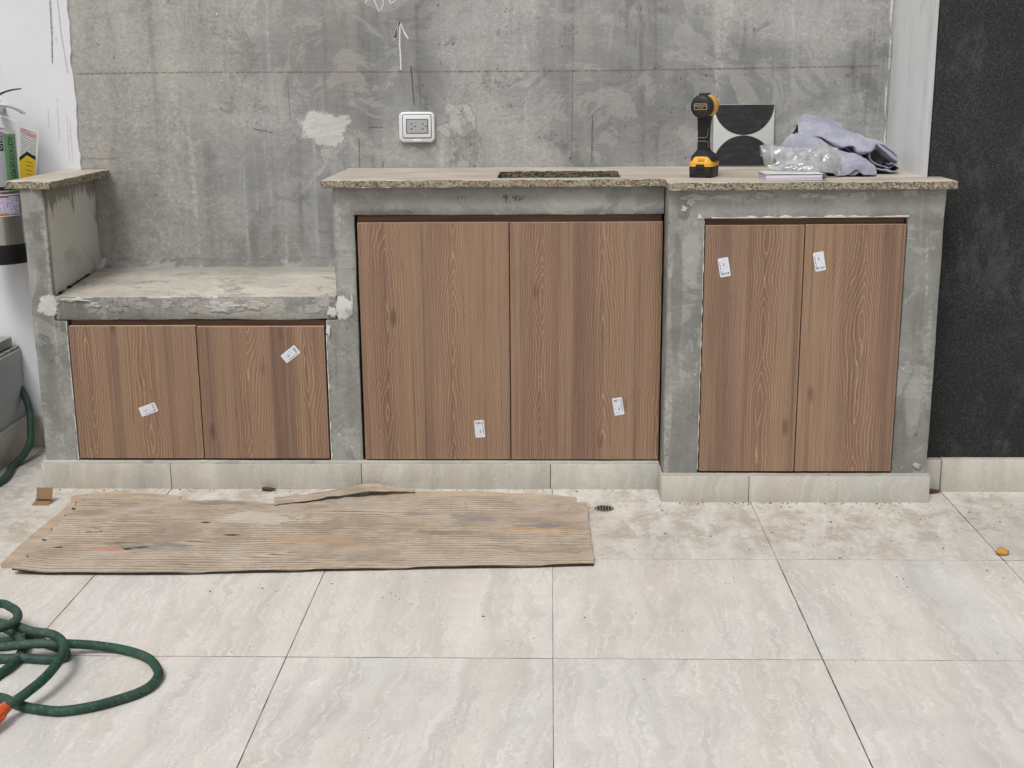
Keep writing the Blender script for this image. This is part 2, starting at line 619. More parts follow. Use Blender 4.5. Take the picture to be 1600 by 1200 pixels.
CON = concrete('counter_concrete', S(154, 154, 149), S(118, 119, 114), extra=frame_extra, crack=0.15)
CON_TOP = concrete('bench_dusty_concrete', S(208, 202, 190), S(168, 162, 152), crack=0.5, vertical=False, extra=bench_extra)
PLASTER = concrete('white_plaster', S(222, 221, 218), S(198, 198, 194), crack=0.25, vertical=False, feather=True)
SMEAR = concrete('thin_plaster_smear', S(180, 177, 170), S(140, 139, 134), crack=.3, vertical=False, feather=True)
PATCH = concrete('grey_plaster', S(188, 188, 184), S(164, 164, 160), crack=0.25, vertical=False, feather=True)

k = M('white_paint')
st = k.noise(k.scale(k.pos, 40, 40, 1.2), 1, 5, .6)
sm = k.noise(k.pos, 3, 6, .6)
c = k.bright(S(226, 227, 231), k.rng(sm, .3, .7, .95, 1.03, False))
c = k.mix(k.mul(k.rng(st, .64, .74), .30), c, S(170, 171, 172))
c = k.mix(k.mul(k.rng(k.noise(k.scale(k.pos, 90, 90, 20), 1, 3), .70, .76), .4), c, S(140, 140, 140))
k.bump(k.noise(k.pos, 60, 4, .6), .25, .001)
WHITE = k.done(c, .55, 0, .4)

k = M('brushed_white_jamb')
st = k.noise(k.scale(k.pos, 12, 20, 2.0), 1, 7, .76, .9)
st2 = k.noise(k.scale(k.pos, 4, 7, 2.6), 1, 6, .68, .6)
c = k.mix(k.rng(st, .3, .68), S(222, 224, 225), S(240, 242, 243))
c = k.mix(k.mul(k.rng(st2, .42, .62), .6), c, S(240, 242, 243))
c = k.mix(k.mul(k.rng(st2, .44, .30), .4), c, S(186, 188, 188))
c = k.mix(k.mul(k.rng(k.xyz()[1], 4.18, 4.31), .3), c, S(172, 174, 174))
k.bump(st, .25, .002)
JAMB = k.done(c, .7, 0, .3)

k = M('black_granular_plaster')
g1 = k.xyz(k.voro(k.pos, 340, color=True))[0]
n = k.noise(k.pos, 160, 4, .8)
n2 = k.noise(k.pos, 3.2, 8, .72, .4)
c = k.mix(k.rng(n, .30, .70), S(18, 18, 19), S(56, 57, 58))
c = k.mix(k.mul(k.rng(g1, .75, .95), .5), c, S(86, 87, 87))
c = k.bright(c, k.rng(n2, .3, .7, .70, 1.35, False))
c = k.mix(k.mul(k.rng(k.noise(k.scale(k.vadd(k.pos, (4, 0, 0)), 2, 2, 1), 4, 7, .75), .52, .70), .32), c, S(110, 111, 110))
vc = k.xyz(k.voro(k.pos, 105, color=True))
wh = k.mul(k.rng(k.voro(k.pos, 105), .30, .14), k.rng(vc[1], .80, .86))
c = k.mix(wh, c, S(200, 200, 196))
k.bump(k.add(k.mul(g1, .8), n), .8, .003)
BLACKW = k.done(c, .62, 0, .35)


def tile_mat(name, dirt=True, vert=False, base=(211, 207, 201)):
    k = M(name)
    o = k.obj
    off = k.comb(k.mul(k.rnd, 37), k.mul(k.rnd, 91), k.mul(k.rnd, 53))
    x, y = k.xyz(o)[0], k.xyz(o)[2 if vert else 1]
    cloud = k.noise(k.vadd(o, off), 6, 8, .70, .5)
    skew = k.add(x, k.mul(y, k.rng(k.rnd, 0, 1, -.16, .03, False)))
    vx = k.m('MULTIPLY_ADD', cloud, .13, skew)
    n = k.noise(k.vadd(k.comb(k.mul(vx, 13), k.mul(y, 1.0), 0), off), 1, 9, .66)
    n2 = k.noise(k.vadd(k.comb(k.mul(vx, 4), k.mul(y, .8), 6), off), 1, 4, .6)
    r, g, b = base
    c = k.mix(k.rng(n, .30, .70), S(r - 13, g - 13, b - 13), S(r + 9, g + 9, b + 9))
    c = k.mix(k.mul(k.rng(n2, .50, .68), .5), c, S(r + 2, g - 4, b - 10))
    c = k.mix(k.mul(k.rng(n2, .46, .32), .6), c, S(r - 6, g - 2, b + 2))
    c = k.bright(c, k.rng(cloud, .3, .7, .93, 1.05, False))
    ln = k.noise(k.vadd(k.comb(k.mul(vx, 36), k.mul(y, 1.4), 4), off), 1, 5, .62)
    c = k.mix(k.mul(k.rng(k.m('ABSOLUTE', k.sub(ln, .5)), .020, .003), .18 if vert else .45), c, S(236, 234, 229))
    c = k.mix(k.mul(k.rng(k.m('ABSOLUTE', k.sub(ln, .56)), .016, .003), .30), c, S(180, 176, 170))
    fine = k.noise(k.vadd(o, off), 130, 4, .82)
    c = k.bright(c, k.rng(fine, .25, .75, .92, 1.08, False))
    rough = .5
    if dirt:
        W = k.pos
        wy = k.xyz(W)[1]
        # faint combed ridges across the tile, left by the factory
        rb = k.m('SINE', k.mul(y, 2 * math.pi / .0065))
        rm = k.mul(k.rng(n2, .50, .62), .045)
        c = k.bright(c, k.m('MULTIPLY_ADD', rb, rm, 1.0))
        scuff = k.noise(k.scale(W, 1, .7, 1), 11, 10, .80, .25)
        big = k.noise(k.vadd(W, (8, 2, 0)), 1.9, 5, .65)
        near = k.rng(k.m('MULTIPLY_ADD', big, .9, wy), 3.50, 3.95)
        c = k.mix(k.mul(k.mul(k.rng(scuff, .47, .60), near), .62), c, S(160, 149, 132))
        c = k.mix(k.mul(near, .22), c, S(176, 168, 154))
        c = k.mix(k.mul(k.mul(k.rng(scuff, .44, .36), near), .45), c, S(230, 225, 216))
        c = k.mix(k.mul(k.mul(k.rng(k.noise(k.scale(W, 26, 52, 1), 1, 6, .74, .6), .61, .68), k.rng(wy, 2.9, 3.5, .15, 1)), .6), c, S(112, 104, 92))
        c = k.bright(c, k.rng(big, .35, .65, .94, 1.03, False))
        rough = k.rng(scuff, .3, .7, .42, .75, False)
    k.bump(k.add(k.mul(n, .6), k.mul(fine, .35)) if not dirt else fine, .15, .0012)
    return k.done(c, rough, 0, .38)


TILE = tile_mat('travertine_look_floor_tile')
SKIRT = tile_mat('travertine_look_skirting', False, True, (192, 188, 178))

k = M('grout')
n = k.noise(k.pos, 9, 6, .7)
c = k.mix(k.rng(n, .38, .62), S(66, 61, 55), S(150, 143, 134))
GROUT = k.done(c, .95, 0, .1)


def wood(name, centers, seed, x0):
    """laminate with narrow cathedral figure round given lines (metres from the door's left edge)"""
    k = M(name)
    X = k.sub(k.xyz()[0], x0)
    Z = k.add(k.xyz()[2], seed * 3.17)
    nz_ = k.noise(k.comb(k.mul(X, 2.2), seed * 7.7, k.mul(Z, 2.9)), 1, 1, .5)
    nb = k.noise(k.comb(k.mul(X, 8), seed * 2.2, k.mul(Z, 2.2)), 1, 4, .5)
    Xd = k.m('MULTIPLY_ADD', nb, .040, X)
    a = None
    for cc in centers:
        d = k.m('ABSOLUTE', k.sub(Xd, cc + .020))
        a = d if a is None else k.m('MINIMUM', a, d)
    t = k.m('MULTIPLY_ADD', k.m('POWER', a, 1.22), 215, k.mul(nz_, 17))
    t = k.m('MULTIPLY_ADD', k.noise(k.comb(k.mul(X, 45), seed, k.mul(Z, 22)), 1, 3, .6), 1.1, t)
    fr = k.m('FRACT', t)
    band = k.noise(k.comb(k.mul(X, 15), seed * 3.3, k.mul(Z, .25)), 1, 3, .55)
    band2 = k.noise(k.comb(k.mul(X, 85), seed * 1.3, k.mul(Z, .6)), 1, 5, .70)
    fib = k.noise(k.comb(k.mul(X, 210), seed, k.mul(Z, 4)), 1, 4, .75)
    c = k.mix(k.rng(band, .33, .66), S(126, 101, 87), S(158, 129, 105))
    c = k.mix(k.mul(k.rng(band2, .50, .66), .50), c, S(166, 136, 114))
    c = k.mix(k.mul(k.rng(band2, .47, .34), .70), c, S(110, 86, 72))
    edge = k.m('MULTIPLY_ADD', nb, .05, -.025)
    fig = k.rng(k.add(a, edge), .075, .025)          # the figure shows only near its heart line
    c = k.mix(k.mul(fig, .30), c, S(158, 124, 99))
    late = k.mul(k.rng(fr, .1, .92), k.rng(fr, 1.0, .95))
    c = k.bright(c, k.sub(1.02, k.mul(k.mul(late, .20), k.m('MULTIPLY_ADD', fig, .25, .75))))
    pale = k.mul(k.m('MAXIMUM', k.rng(fr, .16, .02), k.rng(fr, .94, 1.0)), k.m('MULTIPLY_ADD', fig, .40, .22))
    pale = k.mul(pale, k.rng(fib, .28, .46))
    c = k.mix(pale, c, S(202, 168, 140))
    c = k.bright(c, k.rng(fib, .28, .72, .76, 1.14, False))
    pore = k.noise(k.comb(k.mul(X, 240), seed + 3, k.mul(Z, 26)), 1, 2, .6)
    c = k.mix(k.mul(k.rng(pore, .65, .72), .40), c, S(92, 68, 54))
    kn = k.voro(k.comb(k.mul(X, 9), seed * 2.1, k.mul(Z, 3.0)), 1)
    c = k.mix(k.mul(k.rng(kn, .13, .03), .6), c, S(84, 60, 47))
    k.bump(fib, .15, .0008)
    return k.done(c, .55, 0, .32)


k = M('rail_wood')
f = k.noise(k.scale(k.pos, 3, 3, 160), 1, 4, .6)
RAIL = k.done(k.mix(k.rng(f, .3, .7), S(92, 72, 60), S(116, 93, 78)), .6, 0, .3)
EDGE = plain('skylit_edge_band', S(198, 162, 136), .5)  # edge band of the door tops, skylight on it painted in as paler wood
DARK = plain('dark_carcass', S(30, 22, 18), .9, 0, .1)

k = M('granite_edge')
n = k.noise(k.pos, 130, 5, .78, 1.2)
a = k.xyz(k.voro(k.pos, 210, color=True))
c = k.mix(k.rng(n, .36, .62), S(70, 63, 54), S(196, 187, 166))
c = k.mix(k.mul(k.rng(a[1], .74, .82), .7), c, S(70, 58, 46))
c = k.mix(k.mul(k.rng(a[2], .80, .88), .5), c, S(168, 132, 98))
c = k.mix(k.mul(k.rng(k.noise(k.pos, 14, 4, .7), .52, .64), .5), c, S(176, 168, 148))
k.bump(k.add(n, a[0]), .9, .003)
GR_EDGE = k.done(c, .75, 0, .25)

k = M('granite_edge_in_opening')
v = k.voro(k.pos, 200, color=True)
c = k.mix(k.rng(k.xyz(v)[0], 0, 1), S(70, 66, 56), S(140, 132, 112))
c = k.mix(k.mul(k.rng(k.noise(k.pos, 150, 5, .75, 1.0), .5, .62), .8), c, S(54, 50, 42))
k.bump(k.xyz(v)[0], .9, .003)
GR_IN = k.done(c, .8, 0, .25)

k = M('granite_top_dusty')
n = k.noise(k.scale(k.pos, 3, 12, 1), 1, 8, .66, .4)
n2 = k.noise(k.pos, 90, 5, .75)
n3 = k.noise(k.vadd(k.pos, (4, 4, 0)), 16, 6, .7)
c = k.mix(k.rng(n, .32, .68), S(170, 161, 146), S(203, 195, 181))
c = k.bright(c, k.rng(n2, .25, .75, .88, 1.1, False))
c = k.mix(k.mul(k.rng(n3, .57, .68), .4), c, S(158, 148, 130))
c = k.mix(k.mul(k.rng(k.voro(k.pos, 80), .14, .05), .35), c, S(120, 108, 90))
k.bump(n2, .15, .001)
GR_TOP = k.done(c, k.rng(n, .3, .7, .35, .6, False), 0, .4)
GRANITE = [GR_TOP, GR_EDGE]

# ------------------------------------------------------------------ the ground and its tiles
YF, YC = 3.832, 3.855          # skirting face, concrete face (left and middle)
RF, RC = 3.712, 3.727          # the same for the right-hand unit, which stands forward
YB = 4.31                      # rear wall
ZC = 0.962                     # top of the granite

floor = structure(mk('floor', [(-40, -40, -.0008), (40, -40, -.0008), (40, 12, -.0008), (-40, 12, -.0008)], [(0, 1, 2, 3)], GROUT, origin=(0, 0, -.0008)))
TW, TX, TY = 0.6, 0.0056, 2.6476
tile_me = None
for j in range(-4, 3):
    for i in range(-6, 6):
        cx, cy = TX + (i + .5) * TW, TY + (j + .5) * TW
        if tile_me is None:
            bm = box_bm(-.2989, .2989, -.2981, .2981, -.0, .010, .0005, 1)
            o = mkbm('tile', bm, TILE, floor, (0, 0, 0), 35)
            tile_me = o.data
        else:
            o = bpy.data.objects.new('tile', tile_me)
            link(o, floor)
        jz = random.uniform(-.0003, .0003)
        o.location = Vector((cx + random.uniform(-.0006, .0006), cy + random.uniform(-.0006, .0006), -.0098 + jz)) - wl(floor)
        o.rotation_euler = (0, 0, random.uniform(-.0006, .0006))
pave = M('outer_paving')
vv = pave.noise(pave.pos, 2, 6, .6)
OUTER = pave.done(pave.mix(vv, S(186, 180, 172), S(206, 201, 194)), .6)
structure(mk('courtyard_paving', [(-40, -40, .0), (40, -40, .0), (40, TY - 4 * TW - .003, .0002), (-40, TY - 4 * TW - .003, .0002)], [(0, 1, 2, 3)], OUTER, origin=(0, -20, 0)))

# ------------------------------------------------------------------ walls
rear = thing('rear_wall', (-.2, YB + .1, 0), 'raw grey concrete rear wall with red chalk line and plaster patches', 'wall')
rw = box('concrete_face', -1.60, 1.115, YB, YB + .25, 0, 3.0, CON_WALL, rear, 0)
CHALK_R = dusty('red_chalk', S(146, 108, 104), .50, 260)
CHALK_W = dusty('white_chalk', S(228, 228, 224), .60, 420)
PENCIL = dusty('pencil', S(88, 86, 84), .50, 340)
yw = YB - .0012
ribbon('red_chalk_line', [(-1.56, 1.274), (-1.2, 1.2765), (-.5, 1.2725), (.1, 1.271), (.5, 1.2735), (1.06, 1.279)], .0034, yw, CHALK_R, rear, 1)
ribbon('red_chalk_line', [(-1.566, .999), (-1.45, .9975)], .003, yw, CHALK_R, rear, 2)
ribbon('chalk_arrow', [(-.4870, 1.277), (-.4865, 1.32), (-.4885, 1.36), (-.4865, 1.405), (-.4855, 1.43), (-.497, 1.408), (-.5045, 1.375), (-.498, 1.40), (-.4855, 1.43), (-.474, 1.40), (-.460, 1.376)], .0052, yw, CHALK_W, rear, 3, .5)
ribbon('chalk_letter', [(-.571, 1.508), (-.553, 1.464), (-.548, 1.464), (-.538, 1.486), (-.536, 1.53)], .0035, yw, CHALK_W, rear, 4, .5)
ribbon('chalk_letter', [(-.524, 1.51), (-.513, 1.486), (-.500, 1.495), (-.492, 1.53)], .0035, yw, CHALK_W, rear, 5, .5)
ribbon('chalk_letter', [(-.596, 1.488), (-.58, 1.51)], .003, yw, CHALK_W, rear, 6, .5)
ribbon('pencil_line', [(-.4535, 1.292), (-.4505, 1.24), (-.446, 1.165)], .0052, yw, PENCIL, rear, 7, .4)
ribbon('pencil_line', [(-.632, 1.06), (-.633, .965)], .003, yw, PENCIL, rear, 8, .4)
ribbon('pencil_line', [(-.555, .985), (-.554, .965)], .004, yw, PENCIL, rear, 9, .4)
ribbon('pencil_line', [(-.98, 1.092), (-.93, 1.083), (-.915, 1.078)], .0035, yw, PENCIL, rear, 10, .6)
ribbon('pencil_line', [(.139, 1.13), (.137, .975)], .0035, yw, PENCIL, rear, 11, .5)
ribbon('pencil_line', [(.075, 1.41), (.073, 1.18), (.071, .99)], .0022, yw, PENCIL, rear, 12, .5)
ribbon('pencil_line', [(-.86, 1.25), (-.857, 1.12)], .002, yw, PENCIL, rear, 13, .5)
ribbon('pencil_line', [(-.60, 1.094), (-.55, 1.096)], .003, yw, PENCIL, rear, 14, .6)
arc = [(-1.075 + .06 * math.cos(R(a)), 1.455 + .06 * math.sin(R(a))) for a in range(180, 350, 12)]
ribbon('pencil_line', [(-1.137, 1.51)] + arc + [(-.98, 1.50)], .0014, yw, dusty('faint_pencil', S(112, 111, 108), .48, 340), rear, 15, .5)
patch('plaster_patch', -.742, 1.092, .118, .074, YB + .0008, .0022, PLASTER, rear, 3, .42)
patch('plaster_patch', -.742, 1.02, .030, .06, YB + .0008, .0012, PATCH, rear, 5, .4)
patch('plaster_patch', -.292, 1.118, .062, .066, YB + .0008, .0028, PATCH, rear, 8, .22)
patch('plaster_patch', -.330, 1.150, .030, .026, YB + .0008, .0028, PATCH, rear, 12, .5)
patch('plaster_patch', -.335, 1.085, .045, .030, YB + .0008, .0020, PATCH, rear, 15, .5)
for (x, z, r) in ((-1.08, 1.458, .006), (-1.075, 1.443, .005), (-1.077, 1.248, .006), (.145, 1.03, .004), (-.83, 1.20, .004), (-1.04, 1.235, .004)):
    patch('plaster_drip', x, z, r * .6, r, YB + .0005, .003, PLASTER, rear, x * 9, .5, 14, 3)
# coved mortar along the foot of the wall behind the bench
cv, cf = [], []
nxs, nps = 44, 6
for i in range(nxs + 1):
    x = -1.53 + .885 * i / nxs
    rr = .040 + .012 * noise.noise(Vector((x * 7, 1, 1))) + .004 * noise.noise(Vector((x * 30, 1, 1)))
    for q in range(nps + 1):
        a = (math.pi / 2) * q / nps
        cv.append((x, YB + .002 - rr * 1.7 + rr * 1.7 * math.sin(a) , .630 + rr - rr * math.cos(a)))
for i in range(nxs):
    for q in range(nps):
        a = i * (nps + 1) + q
        cf.append([a, a + nps + 1, a + nps + 2, a + 1])
mk('mortar_cove', cv, cf, CON, rear, None, 179)

# white wall on the left: its coat laps over the concrete with a ragged edge
wv, wf = [], []
N = 140
for i in range(N + 1):
    z = 3.0 * i / N
    e = -1.568 + .007 * noise.noise(Vector((z * 8, 2, 5))) + .006 * noise.noise(Vector((z * 33, 2, 5))) + .0035 * noise.noise(Vector((z * 80, 1, 5)))
    wv += [(-4.5, YB - .006, z), (e, YB - .006, z), (e + .002, YB + .001, z), (-4.5, YB + .2, z)]
for i in range(N):
    a = i * 4
    wf += [[a, a + 1, a + 5, a + 4], [a + 1, a + 2, a + 6, a + 5], [a + 3, a, a + 4, a + 7]]
white = tag(mk('white_wall', wv, wf, WHITE, None, (-3, YB, 0), 30), 'white painted wall behind the fire extinguisher with ragged edge against the concrete', 'wall')
ribbon('pencil_line', [(-1.622, 1.507), (-1.626, 1.40), (-1.631, 1.335), (-1.6325, 1.306), (-1.628, 1.34), (-1.620, 1.45), (-1.619, 1.507)], .0028, YB - .0075, PENCIL, white, 21, .5)
ribbon('pencil_line', [(-1.596, 1.507), (-1.594, 1.40), (-1.583, 1.275)], .0018, YB - .0075, dusty('grey_scratch', S(160, 160, 162), .55, 300), white, 22, .5)
FAINT = dusty('faint_scratch', S(198, 198, 200), .50, 300)
for (x, z0, z1) in ((-1.628, 1.20, 1.06), (-1.60, 1.14, 1.0), (-1.590, 1.13, .99), (-1.66, 1.16, 1.1)):
    ribbon('scratch', [(x, z0), (x - .003, z1)], .0022, YB - .0075, FAINT, white, x * 7, .5)
box('skirting_tile', -1.90, -1.585, YB - .020, YB - .007, 0, .112, SKIRT, white)

# black wall on the right, with its brushed white jamb
pier = thing('black_wall', (2.2, 3.95, 0), 'black granular plaster wall with pale brushed jamb at right end of counter', 'wall')
box('black_face', 1.112, 4.6, 3.850, 4.5, 0.098, 3.0, BLACKW, pier, .002)
mk('wall_core', *(lambda b: ([v.co.copy() for v in b.verts], [[q.index for q in f.verts] for f in b.faces]))(box_bm(1.13, 4.58, 3.87, 4.48, 0, .097)), BLACKW, pier)
jv, jf = [], []
for i in range(81):
    z = ZC - .02 + 2.06 * i / 80
    e1 = .003 * noise.noise(Vector((z * 20, 5, 1))) + .002 * noise.noise(Vector((z * 60, 5, 1)))
    for q in range(9):
        y = 3.851 + (YB - 3.851 + .002) * q / 8
        jv.append((1.1085 - .008 * q / 8 + (e1 if q == 0 else 0) * .3 + .0015 * noise.noise(Vector((y * 12, z * 5, 3))), y + (e1 if q == 0 else 0), z))
for i in range(80):
    for q in range(8):
        a = i * 9 + q
        jf.append([a, a + 9, a + 10, a + 1])
mk('jamb', jv, jf, JAMB, pier, None, 179)
for s_ in range(5):
    z0 = .98 + s_ * .14
    patch('plaster_drip', 1.094 - .004 * (s_ % 2), z0 + .05, .005, .07, YB + .0005, .004, PLASTER, pier, s_ * 5 + 2, .5, 24, 3)
box('skirting_tile', 1.1405, 1.2015, 3.818, 3.8485, 0, .1005, SKIRT, pier)
box('skirting_tile', 1.2040, 2.3, 3.815, 3.8485, 0, .1015, SKIRT, pier)
box('skirting_tile', 2.303, 3.4, 3.815, 3.8485, 0, .1015, SKIRT, pier)

# ------------------------------------------------------------------ the masonry counter
ctr = thing('masonry_counter', (-.2, 4.05, 0), 'built-in concrete counter and bench with wood-grain doors and rough granite top', 'kitchen counter')
# left arm, one upright wall
cell_solid('arm_wall', [-1.596, -1.526, -1.491], [.0, .536, .942], YC, YB - .003, lambda u, v: not (u > -1.526 and v > .536), 'y', CON, ctr, .024, .0022, .004, 14, 0, None, 1)
# bench: slab with an open space below
cell_solid('bench_slab', [-1.524, -.654], [YC + .002, YB - .004], .537, .610, lambda u, v: True, 'z', CON_TOP, ctr, .024, .0030, .005, 3, .0012, [CON_TOP, CON], 2, lambda p: Vector((p.x, p.y, p.z + (.026 * max(0, p.y - 3.87) / .40 if p.z > .575 else 0))))
# middle frame with its opening
cell_solid('cabinet_wall', [-.651, -.590], [0, .940], YC + .0305, YB - .004, lambda u, v: True, 'y', CON, ctr, .03, .0, .0, 3, 0, None, 4)
cell_solid('middle_frame', [-.6885, -.652, -.588, .340], [0, .08, .535, .855, .941], YC, YC + .030,
           lambda u, v: not (u > -.588 and .08 < v < .855) and not (u < -.652 and v > .535), 'y', CON, ctr, .024, .0020, .004, 3, 0, None, 4)
# the right frame stands forward
cell_solid('right_frame', [.342, .445, 1.026, 1.130], [0, .08, .856, .940], RC, 3.849,
           lambda u, v: not (.445 < u < 1.026 and .08 < v < .856), 'y', CON, ctr, .024, .0020, .004, 2, 0, None, 5)
cell_solid('right_return', [.3425, .40], [0, .940], 3.8492, YB - .004, lambda u, v: True, 'y', CON, ctr, .04, .0, .0, 3, 0, None, 5)
# bench footing so that the skirting has something behind it
box('footing', -1.490, -.6895, YC + .001, YC + .30, 0, .079, CON, ctr, 0)

# skirting tiles
for (a, b) in ((-1.606, -1.196), (-1.194, -.593), (-.591, -.001), (.001, .3385)):
    box('skirting_tile', a, b, YF, YC - .003, 0.0, .0815, SKIRT, ctr, .0012)
for (a, b) in ((.3365, .598), (.600, 1.139)):
    box('skirting_tile', a, b, RF, RC - .003, 0.0, .0825, SKIRT, ctr, .0012)
box('skirting_tile', .3345, .3405, RC - .002, YF - .001, 0, .081, SKIRT, ctr, .0008)
box('skirting_tile', 1.1325, 1.139, RC - .002, 3.846, 0, .081, SKIRT, ctr, .0008)
MORTAR = concrete('pale_mortar', S(198, 195, 186), S(172, 169, 160), crack=.1, vertical=False)
cell_solid('mortar_bed', [-1.604, .337], [YF + .002, YC + .006], .0815, .0868, lambda u, v: True, 'z', MORTAR, ctr, .02, .0014, 0, 1, 0, None, 6)
cell_solid('mortar_bed', [.338, 1.137], [RF + .002, RC + .006], .0825, .0878, lambda u, v: True, 'z', MORTAR, ctr, .02, .0014, 0, 1, 0, None, 7)

# granite tops
def mid_keep(u, v):
    if -.160 < u < .213 and 3.888 < v < 4.150:
        return False
    if u > 1.107 and v > 3.847:
        return False
    if u < .336 and v < 3.825:
        return False
    return True


def mid_warp(p):
    q = p.copy()
    if q.x < -.60:
        q.x += (q.y - 3.825) * .02
    # rounded corners of the sink opening
    return q


top = cell_solid('countertop', [-.681, -.160, .213, .336, 1.107, 1.150], [3.692, 3.825, 3.847, 3.888, 4.150, YB - .003], .9395, ZC, mid_keep, 'z', GR_TOP, ctr,
                 .012, .0006, .0022, 3, .0036, GRANITE, 8, mid_warp, 30)
# the cut faces inside the sink opening are darker, unpolished stone
top.data.materials.append(GR_IN)
for p in top.data.polygons:
    c_ = p.center + wl(top)
    if p.material_index == 1 and -.17 < c_.x < .222 and 3.88 < c_.y < 4.16:
        p.material_index = 2
def arm_warp(p):
    q = p.copy()
    t = (q.y - 3.83) / .48
    q.x += t * .02
    if q.y < 3.90:
        q.y += (-.012 if q.x > -1.55 else .012) * 1.0
    return q


cell_solid('arm_top', [-1.640, -1.492], [3.835, YB - .008], .9405, ZC + .001, lambda u, v: True, 'z', GR_TOP, ctr, .012, .0006, .0022, 3, .0036, GRANITE, 9, arm_warp, 30)

# doors: (x0, x1, z0, z1, face y, cathedral centres, sticker)
k = M('sticker_paper')
ox, oz = k.xyz(k.obj)[0], k.xyz(k.obj)[2]
# object space: x along the long side (+-.0195), z across (+-.0115)
row = k.m('FRACT', k.mul(k.add(oz, .02), 1 / .0036))
ink = k.mul(k.rng(row, .25, .35), k.rng(row, .75, .65))
wordn = k.noise(k.comb(k.mul(ox, 500), k.m('FLOOR', k.mul(k.add(oz, .02), 1 / .0036)), k.mul(k.rnd, 30)), 1, 2, .5)
ink = k.mul(ink, k.rng(wordn, .52, .60))
ins = k.mul(k.rng(k.m('ABSOLUTE', ox), .0175, .0168), k.rng(k.m('ABSOLUTE', oz), .0100, .0094))
ink = k.mul(ink, k.mul(ins, .7))
bar = k.rng(k.noise(k.comb(k.mul(oz, 900), 3, k.mul(k.rnd, 9)), 1, 1), .48, .52)
bar = k.mul(bar, k.mul(k.rng(ox, .0110, .0114), k.rng(ox, .0165, .0160)))
bar = k.mul(bar, k.rng(k.m('ABSOLUTE', oz), .0098, .0094))
bold = k.mul(k.mul(k.rng(k.m('ABSOLUTE', k.add(ox, .006)), .0035, .0030), k.rng(k.m('ABSOLUTE', k.add(oz, .001)), .0011, .0009)), .85)
bold2 = k.mul(k.mul(k.rng(k.m('ABSOLUTE', ox), .0125, .0120), k.rng(k.m('ABSOLUTE', k.add(oz, .0088)), .0009, .0007)), k.rng(k.noise(k.comb(k.mul(ox, 300), 2, 2), 1, 1), .42, .5))
ink = k.m('MAXIMUM', k.m('MAXIMUM', ink, k.mul(bar, .8)), k.m('MAXIMUM', bold, k.mul(bold2, .8)))
STICKER = k.done(k.mix(ink, S(226, 227, 236), S(58, 60, 74)), .5, 0, .4)

DOORS = [
    (-1.4865, -1.0915, .0935, .519, YC - .002, [.052, .232, .43], (-1.257, .253, 20), 'left-hand low door under the bench'),
    (-1.0885, -.694, .0935, .516, YC - .002, [.155, .335, -.05], (-.801, .430, 38), 'right-hand low door under the bench'),
    (-.580, -.1245, .0915, .833, YC - .003, [.075, .285, .50], (-.220, .191, 94), 'left-hand tall door of the middle unit'),
    (-.1215, .3365, .0915, .832, YC - .003, [.095, .282, .46], (.210, .263, 100), 'right-hand tall door of the middle unit'),
    (.4480, .7325, .0945, .836, RC - .003, [.175, -.02], (.505, .715, -80), 'left-hand door of the forward unit'),
    (.7355, 1.0225, .0945, .837, RC - .003, [.175, .36], (.779, .731, -79), 'right-hand door of the forward unit'),
]
for n_, (x0, x1, z0, z1, yf, cen, stk, lab) in enumerate(DOORS):
    wm = wood('wood_grain_laminate', cen, n_ + 1.0, x0)
    bm = box_bm(x0, x1, yf, yf + .018, z0, z1, .0008, 1)
    for f in bm.faces:
        f.material_index = 1 if abs(f.normal.y) < .7 and f.normal.z > .3 else 0
    d = mkbm('cabinet_door', bm, wm, ctr, None, 35, [wm, EDGE])
    d['label'] = 'wood-grain ' + lab
    # paper sticker with rounded corners
    bm = bmesh.new()
    pts = []
    for (sx, sz, a0) in ((1, 1, 0), (-1, 1, 90), (-1, -1, 180), (1, -1, 270)):
        for q in range(4):
            a = R(a0 + 30 * q)
            pts.append(bm.verts.new((sx * .0180 + .0022 * math.cos(a) , 0, sz * .0098 + .0022 * math.sin(a))))
    fc = bm.faces.new(pts)
    if fc.normal.y > 0:
        fc.normal_flip()
    ex = bmesh.ops.extrude_face_region(bm, geom=[fc])
    for v in [g for g in ex['geom'] if isinstance(g, bmesh.types.BMVert)]:
        v.co.y -= .0004
    bmesh.ops.recalc_face_normals(bm, faces=list(bm.faces))
    me = bpy.data.meshes.new('sticker')
    bm.to_mesh(me)
    bm.free()
    me.materials.append(STICKER)
    so = bpy.data.objects.new('sticker', me)
    link(so, d)
    so.location = Vector((stk[0], yf - .0002, stk[1])) - wl(d)
    so.rotation_euler = (0, R(-stk[2]), 0)
    so.scale = (1.38, 1, 1.27)

# recessed grip rails above the doors and the carcasses behind
for (x0, x1, z0, z1, yf) in ((-1.488, -.690, .083, .5345, YC), (-.5865, .3385, .083, .8535, YC), (.4465, 1.0245, .083, .8545, RC)):
    box('grip_rail', x0 + .004, x1 - .004, yf + .019, yf + .035, z1 - .050, z1 - .001, RAIL, ctr, .0005, 1)
    box('carcass', x0, x1, yf + .036, yf + (.36 if yf > 3.8 else .10), z0, z1 - .0005, DARK, ctr, 0)
    for xx in (x0 + .0005, x1 - .0105):
        box('carcass_side', xx, xx + .010, yf + .022, yf + .0355, z0, z1 - .052, DARK, ctr, 0)

